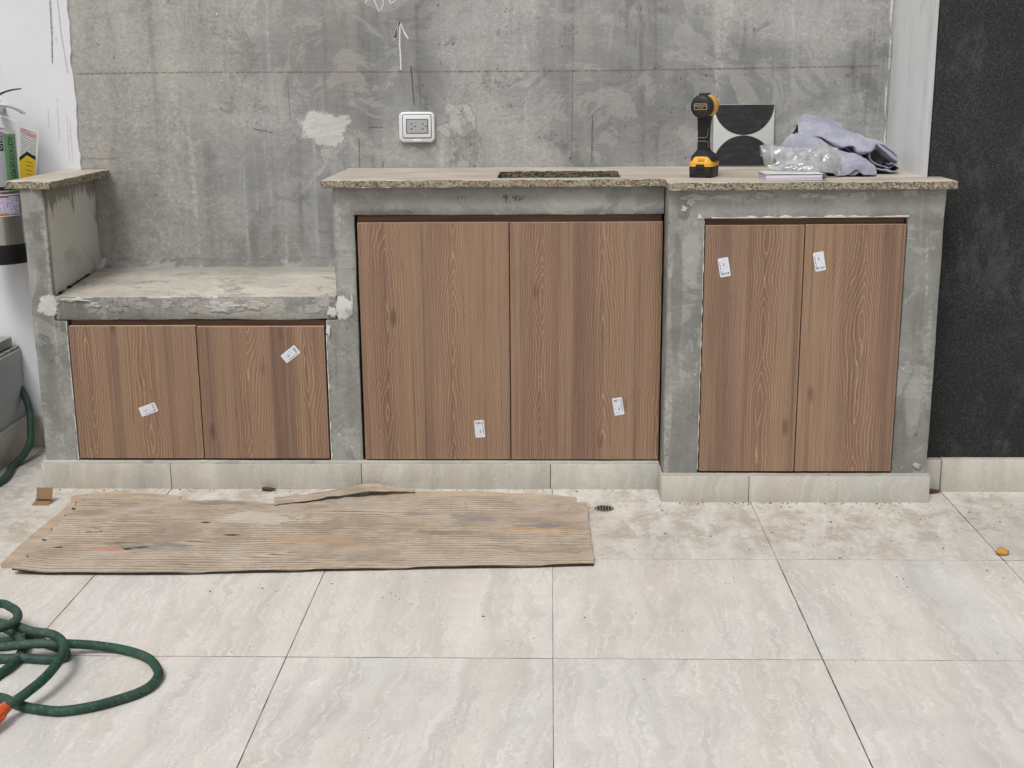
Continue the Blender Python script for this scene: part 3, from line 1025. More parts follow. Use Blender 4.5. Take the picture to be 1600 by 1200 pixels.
# raised plaster smears and ragged edges
patch('plaster_patch', -1.543, .582, .040, .044, YC, .0028, PLASTER, ctr, 21, .35)
patch('plaster_patch', -.632, .577, .035, .045, YC, .0028, PLASTER, ctr, 22, .25)
patch('plaster_patch', -.668, .563, .020, .022, YC, .0028, PLASTER, ctr, 23, .5)
patch('plaster_patch', -.680, .505, .009, .026, YC, .006, PLASTER, ctr, 24, .4)
patch('plaster_patch', -.604, .595, .004, .022, YC - .001, .005, PLASTER, ctr, 25, .4)
patch('plaster_patch', -1.46, .602, .05, .008, YC + .002, .008, PLASTER, ctr, 26, .6)
patch('plaster_patch', -1.40, .585, .035, .012, YC + .002, .005, PATCH, ctr, 27, .7)
patch('plaster_patch', -1.01, .578, .06, .022, YC + .002, .005, PATCH, ctr, 28, .7)
patch('plaster_patch', -.90, .583, .05, .018, YC + .002, .005, PATCH, ctr, 29, .7)
for q in range(14):
    rq = random.Random(q + 40)
    patch('plaster_patch', -1.49 + .82 * (q + rq.random()) / 14, .57 + .03 * rq.random(), rq.uniform(.02, .06), rq.uniform(.012, .026), YC + .002, .0014, SMEAR, ctr, 50 + q * 3, .6, 30, 6)
for q in range(8):
    rq = random.Random(q + 90)
    patch('plaster_patch', .40 + .70 * (q + rq.random()) / 8, .915 + .012 * rq.random(), rq.uniform(.02, .06), rq.uniform(.006, .016), RC, .0016, PATCH, ctr, 150 + q * 3, .6, 30, 6)
patch('plaster_patch', .405, .905, .014, .018, RC, .006, PATCH, ctr, 31, .6)
patch('plaster_patch', .385, .885, .012, .010, RC, .005, PLASTER, ctr, 32, .7)
patch('plaster_patch', .430, .862, .008, .010, RC, .005, PLASTER, ctr, 33, .7)
patch('plaster_patch', 1.10, .112, .016, .012, RC, .004, PATCH, ctr, 34, .6)
patch('plaster_patch', 1.085, .915, .02, .006, RC, .003, PATCH, ctr, 35, .8)
GAPM = plain('open_crack', S(20, 18, 16), .95, 0, .05)
for q, (y0_, y1_, w_) in enumerate(((3.885, 3.915, .0035), (3.92, 3.935, .002), (3.965, 3.995, .0045), (3.995, 4.12, .0016), (4.12, 4.17, .0030))):
    n_ = 12
    vv_ = []
    for i in range(n_ + 1):
        y = y0_ + (y1_ - y0_) * i / n_
        hw = w_ * (.35 + .65 * math.sin(math.pi * (i + .4) / (n_ + .8))) * (1 + 1.1 * noise.noise(Vector((y * 90, q, 1))))
        zb = .6128 + .026 * max(0, y - 3.87) / .40
        vv_ += [(-1.5225, y, zb + hw * .9), (-1.518 + hw, y, zb + .0004)]
    mk('open_crack', vv_, [[2 * i, 2 * i + 1, 2 * i + 3, 2 * i + 2] for i in range(n_)], GAPM, ctr)
LIME = plain('lime_edge', S(224, 222, 216), .9, 0, .2, .08, 60, .4)


def ragged(p0, p1, w, y, seed):
    """thin uneven line of white filler along an arris (x, z)"""
    L = math.hypot(p1[0] - p0[0], p1[1] - p0[1])
    n = int(L / .004)
    tx, tz = (p1[0] - p0[0]) / L, (p1[1] - p0[1]) / L
    v, f = [], []
    for i in range(n + 1):
        s_ = L * i / n
        ww = w * max(.12, .55 + .9 * noise.noise(Vector((s_ * 40, seed, 0))) + .5 * noise.noise(Vector((s_ * 12, seed, 4))))
        x, z = p0[0] + tx * s_, p0[1] + tz * s_
        for (a, yy) in ((0, y + .003), (0, y - .0025), (ww * .7, y - .0035), (ww, y + .001)):
            v.append((x - tz * a, yy, z + tx * a))
    for i in range(n):
        for q in range(3):
            a = i * 4 + q
            f.append([a, a + 4, a + 5, a + 1])
    return mk('filler_edge', v, f, LIME, ctr, None, 60)


ragged((-1.4905, .536), (-1.4905, .09), -.005, YC + .001, 3)
ragged((-.6885, .09), (-.6885, .49), -.0055, YC + .001, 5)
ragged((.465, .8565), (1.028, .8585), .007, RC, 7)
ragged((.4435, .85), (.4435, .1), .003, RC, 9)

# handwriting on the concrete
yl = YC - .0026
def stroke(pts, w, sd, y=yl, m_=None):
    ribbon('pencil_mark', pts, w, y, m_ or PENCIL, ctr, sd, .3, .002)
INK = dusty('dark_pencil', S(66, 64, 62), .58, 300)
stroke([(-.128, .911), (-.133, .914), (-.138, .912), (-.139, .907), (-.134, .905), (-.1285, .909), (-.1275, .912), (-.1325, .890)], .0026, 41, yl, INK)
stroke([(-.1215, .8955), (-.1185, .8945)], .0026, 42, yl, INK)
stroke([(-.1085, .913), (-.111, .905), (-.1085, .9035), (-.103, .905)], .0024, 43, yl, INK)
stroke([(-.0995, .913), (-.104, .896)], .0026, 44, yl, INK)
stroke([(-.0955, .9085), (-.090, .910), (-.0885, .906), (-.0945, .898), (-.086, .8995), (-.076, .913)], .0020, 45, yl, INK)
stroke([(-.283, .912), (-.277, .913), (-.2745, .912), (-.275, .893)], .0022, 46)
stroke([(-.262, .911), (-.266, .908), (-.261, .906), (-.255, .911), (-.253, .890)], .0022, 47)
stroke([(-.2705, .8915), (-.265, .892)], .0024, 48)
yr_ = RC - .0026
for sd, pp in enumerate(([(.556, .925), (.552, .905), (.556, .890)], [(.568, .922), (.562, .915), (.570, .912), (.575, .922), (.566, .908)], [(.588, .923), (.583, .912), (.592, .913)], [(.60, .922), (.608, .918), (.602, .912)], [(.618, .920), (.612, .916), (.619, .913), (.622, .920)],
                         [(.735, .921), (.748, .922), (.742, .910), (.741, .900)], [(.760, .914), (.754, .905), (.760, .900), (.764, .907)], [(.64, .916), (.655, .918), (.675, .914)])):
    stroke(pp, .0017, 60 + sd, yr_)

# ------------------------------------------------------------------ planter box on the left
GREYP = plain('grey_masonry_paint', S(176, 177, 179), .65, 0, .35, .06, 6)
pl = thing('planter_box', (-2.1, 3.4, 0), 'low grey painted planter wall with tiled foot at far left', 'planter')
cell_solid('planter_wall', [2.4, YB - .007], [.0, .352], -1.98, -1.832, lambda u, v: True, 'y', GREYP, pl, .06, .001, .003, 1, 0, None, 12, lambda p: Vector((p.y, p.x, p.z)))
cell_solid('planter_cap', [2.4, YB - .007], [-2.5, -1.838], .3525, .362, lambda u, v: True, 'z', CON_TOP, pl, .05, .003, 0, 1, 0, None, 13, lambda p: Vector((p.y, p.x, p.z)))
for (a, b) in ((2.4, 3.08), (3.083, 3.70), (3.703, YB - .022)):
    box('skirting_tile', -1.8300, -1.818, a, b, 0, .118, SKIRT, pl, .0012)
blk = box('concrete_block', -1.96, -1.852, 4.10, 4.285, .3655, .398, concrete('block_concrete', S(176, 178, 176), S(150, 152, 150)), None, .004)
tag(blk, 'small grey concrete block lying on top of the low planter wall', 'concrete block')

# ------------------------------------------------------------------ more shape helpers
def LV(parent, verts):
    """local coordinates of a thing -> the coordinates mk() wants"""
    w = wl(parent)
    return [Vector(v) + w for v in verts]


def lmk(name, vf, mat, parent, smooth=40, mats=None, midx=None):
    return mk(name, LV(parent, vf[0]), vf[1], mat, parent, None, smooth, midx, mats)


def lbox(name, x0, x1, y0, y1, z0, z1, mat, parent, bev=.001, seg=2):
    bm = box_bm(x0, x1, y0, y1, z0, z1, bev, seg)
    bm.verts.index_update()
    v = [q.co.copy() for q in bm.verts]
    f = [[q.index for q in p.verts] for p in bm.faces]
    bm.free()
    return lmk(name, (v, f), mat, parent, 35)


def loft_z(sections, seg=28):
    """stacked super-ellipses: (z, cx, cy, rx, ry, exponent)"""
    v, f = [], []
    for (z, cx, cy, rx, ry, e) in sections:
        for q in range(seg):
            a = 2 * math.pi * (q + .5) / seg
            c_, s_ = math.cos(a), math.sin(a)
            v.append(Vector((cx + rx * math.copysign(abs(c_) ** (2 / e), c_), cy + ry * math.copysign(abs(s_) ** (2 / e), s_), z)))
    for i in range(len(sections) - 1):
        for q in range(seg):
            q2 = (q + 1) % seg
            f.append([i * seg + q, i * seg + q2, (i + 1) * seg + q2, (i + 1) * seg + q])
    f.append(list(range(seg))[::-1])
    f.append([(len(sections) - 1) * seg + q for q in range(seg)])
    return v, f


def rrect(cx, cz, w, h, r, y0, y1, bev=.0, seg=5):
    """upright rounded plate: back at y0, front at y1 (< y0)"""
    rings = [(y0, 0.0)]
    if bev:
        rings += [(y1 + bev, 0.0), (y1 + bev * .3, bev * .3), (y1, bev)]
    else:
        rings += [(y1, 0.0)]
    v, f = [], []
    for (y, ins) in rings:
        for (sx, sz, a0) in ((1, 1, 0), (-1, 1, 90), (-1, -1, 180), (1, -1, 270)):
            for q in range(seg + 1):
                a = R(a0 + 90 * q / seg)
                rr = max(r - ins, .0001)
                v.append(Vector((cx + sx * (w / 2 - r) + rr * math.cos(a), y, cz + sz * (h / 2 - r) + rr * math.sin(a))))
    n = 4 * (seg + 1)
    for i in range(len(rings) - 1):
        for q in range(n):
            q2 = (q + 1) % n
            f.append([i * n + q2, i * n + q, (i + 1) * n + q, (i + 1) * n + q2][::-1])
    f.append([(len(rings) - 1) * n + q for q in range(n)])
    f.append(list(range(n))[::-1])
    return v, f


def crv(P, n):
    """resample a polyline smoothly (Catmull-Rom) to n points"""
    P = [Vector(p) for p in P]
    out = []
    for i in range(n):
        s_ = (len(P) - 1) * i / (n - 1)
        j = min(int(s_), len(P) - 2)
        t = s_ - j
        p0, p1, p2, p3 = P[max(j - 1, 0)], P[j], P[j + 1], P[min(j + 2, len(P) - 1)]
        out.append(0.5 * ((2 * p1) + (-p0 + p2) * t + (2 * p0 - 5 * p1 + 4 * p2 - p3) * t * t + (-p0 + 3 * p1 - 3 * p2 + p3) * t ** 3))
    return out


def loft(rows, nu, nv, fn=None):
    """skin through rows of points"""
    R1 = [crv(r, nu) for r in rows]
    cols = [crv([r[i] for r in R1], nv) for i in range(nu)]
    v, f = [], []
    for j in range(nv):
        for i in range(nu):
            p = cols[i][j]
            v.append(fn(p, i / (nu - 1), j / (nv - 1)) if fn else p)
    for j in range(nv - 1):
        for i in range(nu - 1):
            f.append([j * nu + i, j * nu + i + 1, (j + 1) * nu + i + 1, (j + 1) * nu + i])
    return v, f


# ------------------------------------------------------------------ power socket
PLASTIC_W = plain('white_plastic', S(226, 227, 230), .35, 0, .5, .02)
PLASTIC_G = plain('grey_plastic', S(172, 173, 174), .4, 0, .5, .03)
GAP = plain('dark_gap', S(70, 70, 70), .8)
HOLE = plain('black_hole', S(22, 22, 22), .9)
so = thing('power_socket', (-.438, YB, 1.045), 'white double power socket set in the concrete wall above the counter', 'power socket')
def sk(name, cx, cz, w, h, r, y0, y1, mat, bev=0, par=None):
    v, f = rrect(-.438 + cx, 1.0945 + cz, w, h, r, YB - y0, YB - y1, bev)
    return mk(name, v, f, mat, par or so, None, 50)
sk('cover_plate', 0, 0, .118, .0985, .016, -.001, .0125, PLASTIC_W, .005)
sk('seam', .0005, .003, .0965, .078, .006, .0122, .0130, GAP)
sk('hinged_frame', .0005, .0032, .0925, .0735, .005, .0128, .0155, PLASTIC_W, .0015)
sk('panel_recess', .0015, .003, .0735, .0475, .003, .0152, .0160, GAP)
pn = sk('socket_panel', .0015, .003, .0680, .0425, .002, .0158, .0166, PLASTIC_G)
for ox_ in (-.0185, .0185):
    for (dx, dz) in ((0, .008), (0, -.008), (.0115, 0)):
        sk('pin_hole', .0015 + ox_ + dx, .003 + dz, .0055, .0038, .0015, .0164, .0169, HOLE, 0, pn)
sk('finger_tab', .0005, -.043, .030, .008, .002, .012, .0150, PLASTIC_W, .001)

# ------------------------------------------------------------------ fire extinguisher
k = M('brushed_steel')
n = k.noise(k.scale(k.pos, 60, 60, 2), 1, 3, .6)
STEEL = k.done(k.mix(n, S(176, 172, 166), S(206, 204, 200)), .24, 1.0, .5)
RUBBER = plain('black_rubber', S(16, 16, 17), .55, 0, .4)
EX, EY = -1.815, 4.205
ex = thing('fire_extinguisher', (EX, EY, .668), 'stainless steel fire extinguisher with green label on white wall', 'fire extinguisher')
def exl(name, prof, mat, par=None, seg=56):
    v, f = lathe(prof, seg, 'z', (EX, EY, 0))
    return mk(name, v, f, mat, par or ex, None, 40)
exl('base_band', [(.082, .668), (.0868, .671), (.0868, .731), (.0862, .733), (.080, .733)], RUBBER)
dome = [(.085 * math.cos(R(a)), 1.058 + .052 * math.sin(R(a))) for a in range(0, 76, 9)]
exl('cylinder', [(.0849, .72)] + [(.0849, 1.056)] + dome + [(.022, 1.113), (.019, 1.118)], STEEL)
exl('neck', [(.017, 1.112), (.017, 1.136), (.024, 1.138), (.024, 1.150), (.016, 1.153), (.016, 1.175)], STEEL, None, 32)
box('valve_body', EX - .014, EX + .020, EY - .013, EY + .013, 1.165, 1.196, STEEL, ex, .004)
def bar(name, pts, w, th, mat, par):
    v, f = [], []
    P = crv(pts, 22)
    for i, p in enumerate(P):
        t = (P[min(i + 1, 21)] - P[max(i - 1, 0)]).normalized()
        up = Vector((-t.z, 0, t.x))
        for (a, b) in ((-1, -1), (1, -1), (1, 1), (-1, 1)):
            v.append(p + Vector((0, a * w / 2, 0)) + up * (b * th / 2))
    for i in range(21):
        for q in range(4):
            q2 = (q + 1) % 4
            f.append([i * 4 + q, i * 4 + q2, i * 4 + 4 + q2, i * 4 + 4 + q])
    f += [[3, 2, 1, 0], [84, 85, 86, 87]]
    return mk(name, v, f, mat, par, None, 35)
bar('squeeze_lever', [(-1.832, EY, 1.186), (-1.80, EY, 1.199), (-1.765, EY, 1.216), (-1.735, EY, 1.225), (-1.708, EY, 1.2285)], .024, .004, plain('dark_steel', S(60, 60, 62), .35, .8), ex)
bar('carry_handle', [(-1.825, EY, 1.172), (-1.785, EY, 1.176), (-1.750, EY, 1.173), (-1.722, EY, 1.163), (-1.701, EY, 1.150)], .024, .005, STEEL, ex)
v, f = lathe([(.004, -.016), (.0055, -.015), (.0055, .015), (.004, .016)], 14, 'y', (EX + .030, EY - .004, 1.190))
mk('safety_pin', v, f, plain('copper_pin', S(190, 116, 70), .4, .6), ex, None, 40)
box('wall_hook', EX - .012, EX + .012, EY + .020, YB - .0065, 1.152, 1.172, STEEL, ex, .002)

CAM_A = math.atan2(-EY, -EX)
def shell(name, p0, p1, z0, z1, r, mat, par, n=20):
    """label wrapped on the cylinder; angles in degrees to the right of the line to the camera"""
    v, f = [], []
    for i in range(n + 1):
        a = CAM_A + R(p0 + (p1 - p0) * i / n)
        for z in (z0, z1):
            v.append((EX + r * math.cos(a), EY + r * math.sin(a), z))
    for i in range(n):
        f.append([2 * i, 2 * i + 2, 2 * i + 3, 2 * i + 1])
    return mk(name, v, f, mat, par, None, 179)
k = M('printed_label')
px, pz = k.xyz(k.pos)[0], k.xyz(k.pos)[2]
row = k.m('FRACT', k.mul(pz, 1 / .0085))
ink = k.mul(k.mul(k.rng(row, .35, .42), k.rng(row, .72, .66)), k.rng(k.noise(k.comb(k.mul(px, 380), 0, k.m('FLOOR', k.mul(pz, 1 / .0085))), 1, 2), .53, .6))
LABEL = k.done(k.mix(k.mul(ink, .6), S(176, 182, 186), S(70, 74, 78)), .4)
GREEN = plain('green_label', S(112, 160, 116), .4, 0, .5, .03)
INKB = plain('black_ink', S(24, 25, 26), .5, 0, .4, .02)
INKW = plain('white_ink', S(226, 228, 228), .5, 0, .4, .02)
lb = shell('front_label', -55, 54, .905, 1.088, .0853, LABEL, ex)
shell('green_strip', 23, 54, .9055, 1.0875, .0856, GREEN, lb)
shell('black_box', -20, 21, 1.062, 1.084, .0856, INKB, lb)
shell('black_box', -20, 21, 1.036, 1.058, .0856, INKB, lb)
shell('black_box', -20, 33, .910, .921, .0859, INKB, lb)
def bend_text(name, s, size, phi, z, rot, mat, par, sx=1.0):
    v, f = text_faces(s, size)
    out = []
    for p in v:
        tx, ty = (p.x * sx, p.y) if rot == 0 else (p.y, -p.x * sx)
        a = CAM_A + R(phi) + tx / .086
        out.append((EX + .0862 * math.cos(a), EY + .0862 * math.sin(a), z + ty))
    return mk(name, out, f, mat, par)
bend_text('lettering', 'ACETATO DE POTASIO', .027, 38, .994, 1, INKB, lb, .60)
bend_text('lettering', 'OS', .019, 12, 1.073, 0, INKW, lb)
bend_text('lettering', 'ED', .017, 12, 1.047, 0, INKW, lb)
k = M('inspection_label')
px, pz = k.xyz(k.pos)[0], k.xyz(k.pos)[2]
ink = k.mul(k.rng(k.noise(k.scale(k.pos, 300, 10, 200), 1, 2), .52, .6), .55)
c = k.mix(ink, S(214, 208, 232), S(84, 74, 120))
c = k.mix(k.mul(k.rng(pz, .884, .888), k.rng(px, -1.752, -1.756)), c, S(190, 60, 110))
c = k.mix(k.mul(k.rng(pz, .838, .835), k.rng(px, -1.757, -1.761)), c, S(226, 140, 50))
INSP = k.done(c, .4)
l2 = shell('inspection_label', -50, 54, .826, .897, .0853, INKW, ex)
shell('label_border', -48, 50, .8295, .893, .0856, plain('olive_border', S(96, 92, 50), .5), l2)
shell('label_print', -46, 46.5, .832, .890, .0859, INSP, l2)
# hang tag
tg = thing('hang_tag', (-1.70, 4.19, .949), 'white and yellow inspection tag hanging beside the fire extinguisher', 'tag')
TA, TB_, TC_, TD = Vector((-1.722, 4.180, 1.131)), Vector((-1.661, 4.215, 1.097)), Vector((-1.688, 4.215, .945)), Vector((-1.733, 4.185, .945))
def tq(a, b):
    """a across 0..1, b down 0..1"""
    return TA.lerp(TB_, a).lerp(TD.lerp(TC_, a), b)
def tpoly(name, uv, d, mat, par):
    nrm = Vector((.5, -.866, 0))
    return mk(name, [tq(a, b) + nrm * d for a, b in uv], [list(range(len(uv)))], mat, par)
k = M('tag_print')
P = k.pos
pz = k.m('MULTIPLY_ADD', k.xyz(P)[0], .5, k.xyz(P)[2])
row = k.m('FRACT', k.mul(pz, 1 / .0055))
fl = k.m('FLOOR', k.mul(pz, 1 / .0055))
ink = k.mul(k.mul(k.rng(row, .3, .38), k.rng(row, .75, .68)), k.rng(k.noise(k.comb(k.mul(k.xyz(P)[0], 330), 0, fl), 1, 2), .36, .44))
TAGP = k.done(k.mix(k.mul(ink, .95), S(228, 227, 226), S(50, 46, 50)), .5)
v, f = [], []
base_uv = [(0, 0), (1, 0), (1, 1), (0, 1)]
nrm = Vector((.5, -.866, 0))
v = [tq(a, b) for a, b in base_uv] + [tq(a, b) - nrm * .0008 for a, b in base_uv]
mk('card', v, [[0, 3, 2, 1], [4, 5, 6, 7], [0, 1, 5, 4], [1, 2, 6, 5], [2, 3, 7, 6], [3, 0, 4, 7]], INKW, tg)
tpoly('print_block', [(.18, .08), (.9, .10), (.9, .58), (.55, .50), (.18, .60)][::-1], .0004, TAGP, tg)
tpoly('red_heading', [(.20, .10), (.88, .13), (.88, .20), (.20, .17)][::-1], .0007, plain('magenta_ink', S(204, 150, 168), .5), tg)
tpoly('black_chevron', [(.10, .63), (.48, .50), (.92, .57), (.92, .64), (.48, .57), (.10, .70)][::-1], .0006, INKB, tg)
tpoly('yellow_field', [(.10, .70), (.48, .57), (.92, .64), (.94, 1), (.10, 1)][::-1], .0005, plain('yellow_print', S(222, 188, 40), .5, 0, .4, .04), tg)
for b in (.68, .75, .84, .92):
    tpoly('ruled_line', [(.4, b), (.8, b + .02), (.8, b + .03), (.4, b + .01)][::-1], .0009, plain('faded_ink', S(110, 96, 40), .5), tg)
v, f = tube_mesh([(-1.790, 4.19, 1.146), (-1.765, 4.19, 1.142), (-1.74, 4.185, 1.134), (-1.716, 4.182, 1.126)], .0008, 6, 5)
mk('tag_string', v, f, INKW, tg)

# ------------------------------------------------------------------ cordless drill
YEL = plain('yellow_plastic', S(226, 168, 50), .42, 0, .5, .06, 60)
BLK = plain('black_plastic', S(34, 33, 34), .5, 0, .45, .15, 80, .2)
BLK2 = plain('black_rubber_grip', S(42, 41, 42), .75, 0, .3, .1, 120, .3)
GOLD = plain('pale_trim', S(206, 176, 128), .5)
dr = thing('cordless_drill', (.458, 3.895, ZC + .0005), 'black and yellow cordless drill standing on its battery on the counter', 'cordless drill', None, R(-19))
dr.scale = (.94, .94, .965)
bt = lmk('battery', loft_z([(0, 0, .005, .035, .054, 7), (.002, 0, .005, .0375, .0575, 7), (.030, 0, .005, .0385, .0585, 7), (.034, 0, .005, .0380, .058, 7)], 40), BLK, dr)
for (x0, x1) in ((-.030, -.016), (.016, .030)):
    lbox('battery_rib', x0, x1, -.0555, -.050, .006, .026, BLK2, bt if False else dr, .0015)
for q in range(5):
    lbox('battery_rib', -.012 + q * .0052, -.009 + q * .0052, -.0550, -.050, .008, .024, BLK2, dr, .0008)
lbox('release_button', -.0135, .0135, -.0575, -.045, .026, .0405, BLK2, dr, .002)
lmk('battery_plate', loft_z([(.0335, 0, .005, .0395, .0600, 6), (.0440, 0, .005, .0385, .0590, 6), (.0480, 0, .005, .033, .053, 5), (.0600, 0, .002, .0270, .044, 5), (.0630, 0, .002, .024, .042, 4)], 40), YEL, dr)
lbox('belt_clip_boss', -.010, .012, -.0500, -.036, .050, .0605, YEL, dr, .002)
lmk('handle_foot', loft_z([(.050, .001, .010, .0405, .050, 3.4), (.060, .001, .010, .0405, .050, 3), (.068, 0, .008, .034, .044, 2.8), (.076, -.001, .003, .025, .032, 2.6), (.082, -.001, .000, .0205, .026, 2.6)], 36), BLK2, dr)
hd = lmk('handle', loft_z([(.078, -.001, .000, .0205, .026, 2.6), (.100, -.001, -.004, .0180, .0245, 2.8), (.130, 0, -.008, .0182, .0240, 2.8), (.150, 0, -.010, .0192, .026, 2.8), (.170, .001, -.009, .0205, .031, 2.6), (.186, .001, -.006, .0235, .038, 2.5), (.196, .001, -.004, .026, .040, 2.4)], 32), BLK2, dr)
for (pts) in ([(-.014, -.0335, .120), (.010, -.0340, .120), (.0155, -.0315, .128), (.0178, -.026, .148)], [(-.015, -.0315, .109), (.011, -.0320, .109), (.0165, -.028, .107), (.0175, -.022, .088)], [(-.0155, -.030, .121), (-.0165, -.0300, .140)]):
    v, f = tube_mesh(pts, .0007, 6, 6)
    lmk('grip_seam', (v, f), plain('seam_grey', S(150, 140, 124), .6), hd if False else dr)
v, f = lathe([(.012, -.064), (.026, -.063), (.0325, -.059), (.0350, -.051), (.0352, -.034), (.0350, -.030)], 44, 'y', (0, 0, .213))
lmk('rear_cap', (v, f), BLK, dr, 45)
v, f = lathe([(.0345, -.030), (.0362, -.028), (.0370, -.010), (.0365, .020), (.034, .042), (.028, .050)], 44, 'y', (0, 0, .213))
lmk('motor_housing', (v, f), YEL, dr, 45)
lmk('gear_case', lathe([(.028, .049), (.0285, .072), (.025, .078)], 36, 'y', (0, 0, .213)), BLK, dr)
lmk('chuck', lathe([(.021, .077), (.0215, .105), (.019, .116), (.012, .128), (.006, .130)], 32, 'y', (0, 0, .213)), BLK2, dr)
lbox('speed_selector', -.013, .014, -.040, .010, .243, .2525, BLK, dr, .003)
lbox('trigger', -.008, .008, .015, .033, .155, .185, BLK, dr, .003)
def lrr(name, cx, cz, w, h, r, y0, y1, mat):
    return lmk(name, rrect(cx, cz, w, h, r, y0, y1), mat, dr)
lrr('plate_rim', -.001, .213, .0400, .0180, .003, -.060, -.0652, GOLD)
lrr('name_plate', -.001, .213, .0370, .0150, .002, -.0645, -.0656, INKB)
for (s_, z, h_) in (('BRUSHLESS', .2155, .0066), ('MOTOR', .2095, .0050)):
    v, f = text_faces(s_, h_)
    lmk('plate_lettering', ([Vector((p.x - .001, -.0660, z + p.y)) for p in v], f), GOLD, dr, None)
for z in (.2345, .1925):
    v, f = lathe([(.001, -.0615), (.0055, -.0612), (.001, -.060)], 16, 'y', (0, 0, 0))
    lmk('cap_accent', ([Vector((p.x * 2.0 - .001, p.y + (.003 if True else 0), p.z * .55 + z)) for p in v], f), GOLD, dr)

# ------------------------------------------------------------------ black and white tile leaning on the wall
k = M('glazed_pale_tile')
n = k.noise(k.obj, 30, 5, .6)
TGL = k.done(k.bright(S(198, 202, 201), k.rng(n, .3, .7, .96, 1.03, False)), .35, 0, .5)
k = M('matte_black_glaze')
n = k.noise(k.scale(k.obj, 14, 14, 60), 1, 5, .7)
TBK = k.done(k.mix(k.rng(n, .45, .75), S(38, 38, 41), S(66, 66, 69)), .6, 0, .4)
at = thing('patterned_tile', (.6315, 4.2835, ZC + .0015), 'square tile with two black half discs leaning against the rear wall', 'tile')
at.rotation_euler = (R(-4.4), 0, 0)
lbox('tile_body', -.0985, .0985, 0, .008, 0, .198, TGL, at, .0012)
for (zc_, a0) in ((.0012, 0), (.1968, 180)):
    pts = [Vector((.0972 * math.cos(R(a0 + 180 * q / 40)), -.0005, zc_ + .0972 * math.sin(R(a0 + 180 * q / 40)))) for q in range(41)]
    v = pts + [p + Vector((0, .0006, 0)) for p in pts]
    f = [list(range(41)), list(range(41, 82))[::-1]] + [[q, q + 41, (q + 1) % 41 + 41, (q + 1) % 41] for q in range(41)]
    lmk('half_disc', (v, f), TBK, at, 30)

# ------------------------------------------------------------------ notebook
k = M('page_edges')
pz = k.xyz(k.obj)[2]
st = k.noise(k.comb(k.mul(k.xyz(k.obj)[0], 4), 0, k.mul(pz, 900)), 1, 3, .6)
c = k.mix(k.rng(st, .35, .65), S(196, 190, 214), S(236, 233, 240))
c = k.mix(k.mul(k.rng(k.m('ABSOLUTE', k.sub(pz, .0140)), .0007, .0003), .8), c, S(196, 110, 140))
c = k.mix(k.mul(k.rng(k.m('ABSOLUTE', k.sub(pz, .0052)), .0010, .0004), .7), c, S(180, 120, 176))
PAGES = k.done(c, .8, 0, .2)
COVER = M('mint_cover')
n = COVER.noise(COVER.obj, 14, 4, .6)
COVER = COVER.done(COVER.mix(COVER.rng(n, .45, .6), S(206, 218, 212), S(226, 228, 228)), .35)
nb = thing('notebook', (.70, 3.79, ZC + .0005), 'thick notebook with lavender page edges lying at the counter edge', 'notebook', None, R(1.5))
lbox('page_block', -.085, .076, -.060, .055, .0018, .0165, PAGES, nb, .0006)
lbox('back_cover', -.087, .080, -.061, .056, .0004, .0016, COVER, nb, .0004)
cvp = [(-.089, .0195), (-.04, .0200), (.02, .0195), (.070, .0195), (.083, .0180), (.0900, .0115), (.086, .0045), (.079, .0016)]
P = crv([(a, 0, b) for a, b in cvp], 30)
v, f = [], []
for p in P:
    v += [(p.x, -.0615, p.z), (p.x, .0565, p.z), (p.x, .0565, p.z - .0012 if p.x < .075 else p.z), (p.x, -.0615, p.z - .0012 if p.x < .075 else p.z)]
for i in range(29):
    a = i * 4
    f += [[a, a + 1, a + 5, a + 4], [a + 3, a + 7, a + 6, a + 2], [a, a + 4, a + 7, a + 3], [a + 1, a + 2, a + 6, a + 5]]
lmk('front_cover', (v, f), COVER, nb, 60)

# ------------------------------------------------------------------ crumpled cloth
k = M('lavender_jersey')
n = k.noise(k.pos, 210, 3, .8)
n2 = k.noise(k.pos, 9, 4, .6)
c = k.mix(k.rng(n2, .35, .65), S(146, 147, 162), S(174, 175, 190))
c = k.bright(c, k.rng(n, .25, .75, .76, 1.20, False))
k.bump(n, .6, .002)
CLOTH = k.done(c, .95, 0, .1)
CLOTH.node_tree.nodes['Principled BSDF'].inputs['Sheen Weight'].default_value = .25
cl = thing('crumpled_cloth', (.88, 4.02, ZC), 'crumpled lavender grey cloth heaped on the right end of the counter', 'cloth')
def wr(seed, amp):
    def fn(p, a, b):
        q = p.copy()
        u_, v_ = p.x * .9 - p.z * .44, p.x * .44 + p.z * .9
        w_ = Vector((u_ * 7 + seed, p.y * 12, v_ * 26))
        rd = 1 - abs(noise.noise(w_)) * 2.2
        d = amp * (nz(p, 16, seed) + .5 * nz(p, 38, seed + 4)) + .010 * max(rd, 0) ** 2 - .003 + .004 * max(0, 1 - 3 * abs(noise.noise(w_ * 2.1))) ** 1.5
        q.z = max(q.z + d, ZC + .003)
        q.y += amp * .9 * nz(p, 19, seed + 9)
        q.x += amp * .7 * nz(p, 19, seed + 13)
        return q
    return fn
def sheet(name, rows, nu, nv, seed, amp=.005, th=.0035):
    v, f = loft(rows, nu, nv, wr(seed, amp))
    o = mk(name, v, f, CLOTH, cl, None, 179)
    m_ = o.modifiers.new('thick', 'SOLIDIFY')
    m_.thickness = th
    m_.offset = 0
    m_ = o.modifiers.new('sub', 'SUBSURF')
    m_.levels = 1
    m_.render_levels = 1
    return o
AR = [(.767, 4.12, 1.092), (.789, 4.12, 1.127), (.819, 4.12, 1.131), (.863, 4.12, 1.121), (.901, 4.11, 1.102), (.924, 4.10, 1.076), (.956, 4.08, 1.067), (.999, 4.06, 1.045), (1.029, 4.05, 1.028), (1.057, 4.04, 1.007), (1.060, 4.02, .989)]
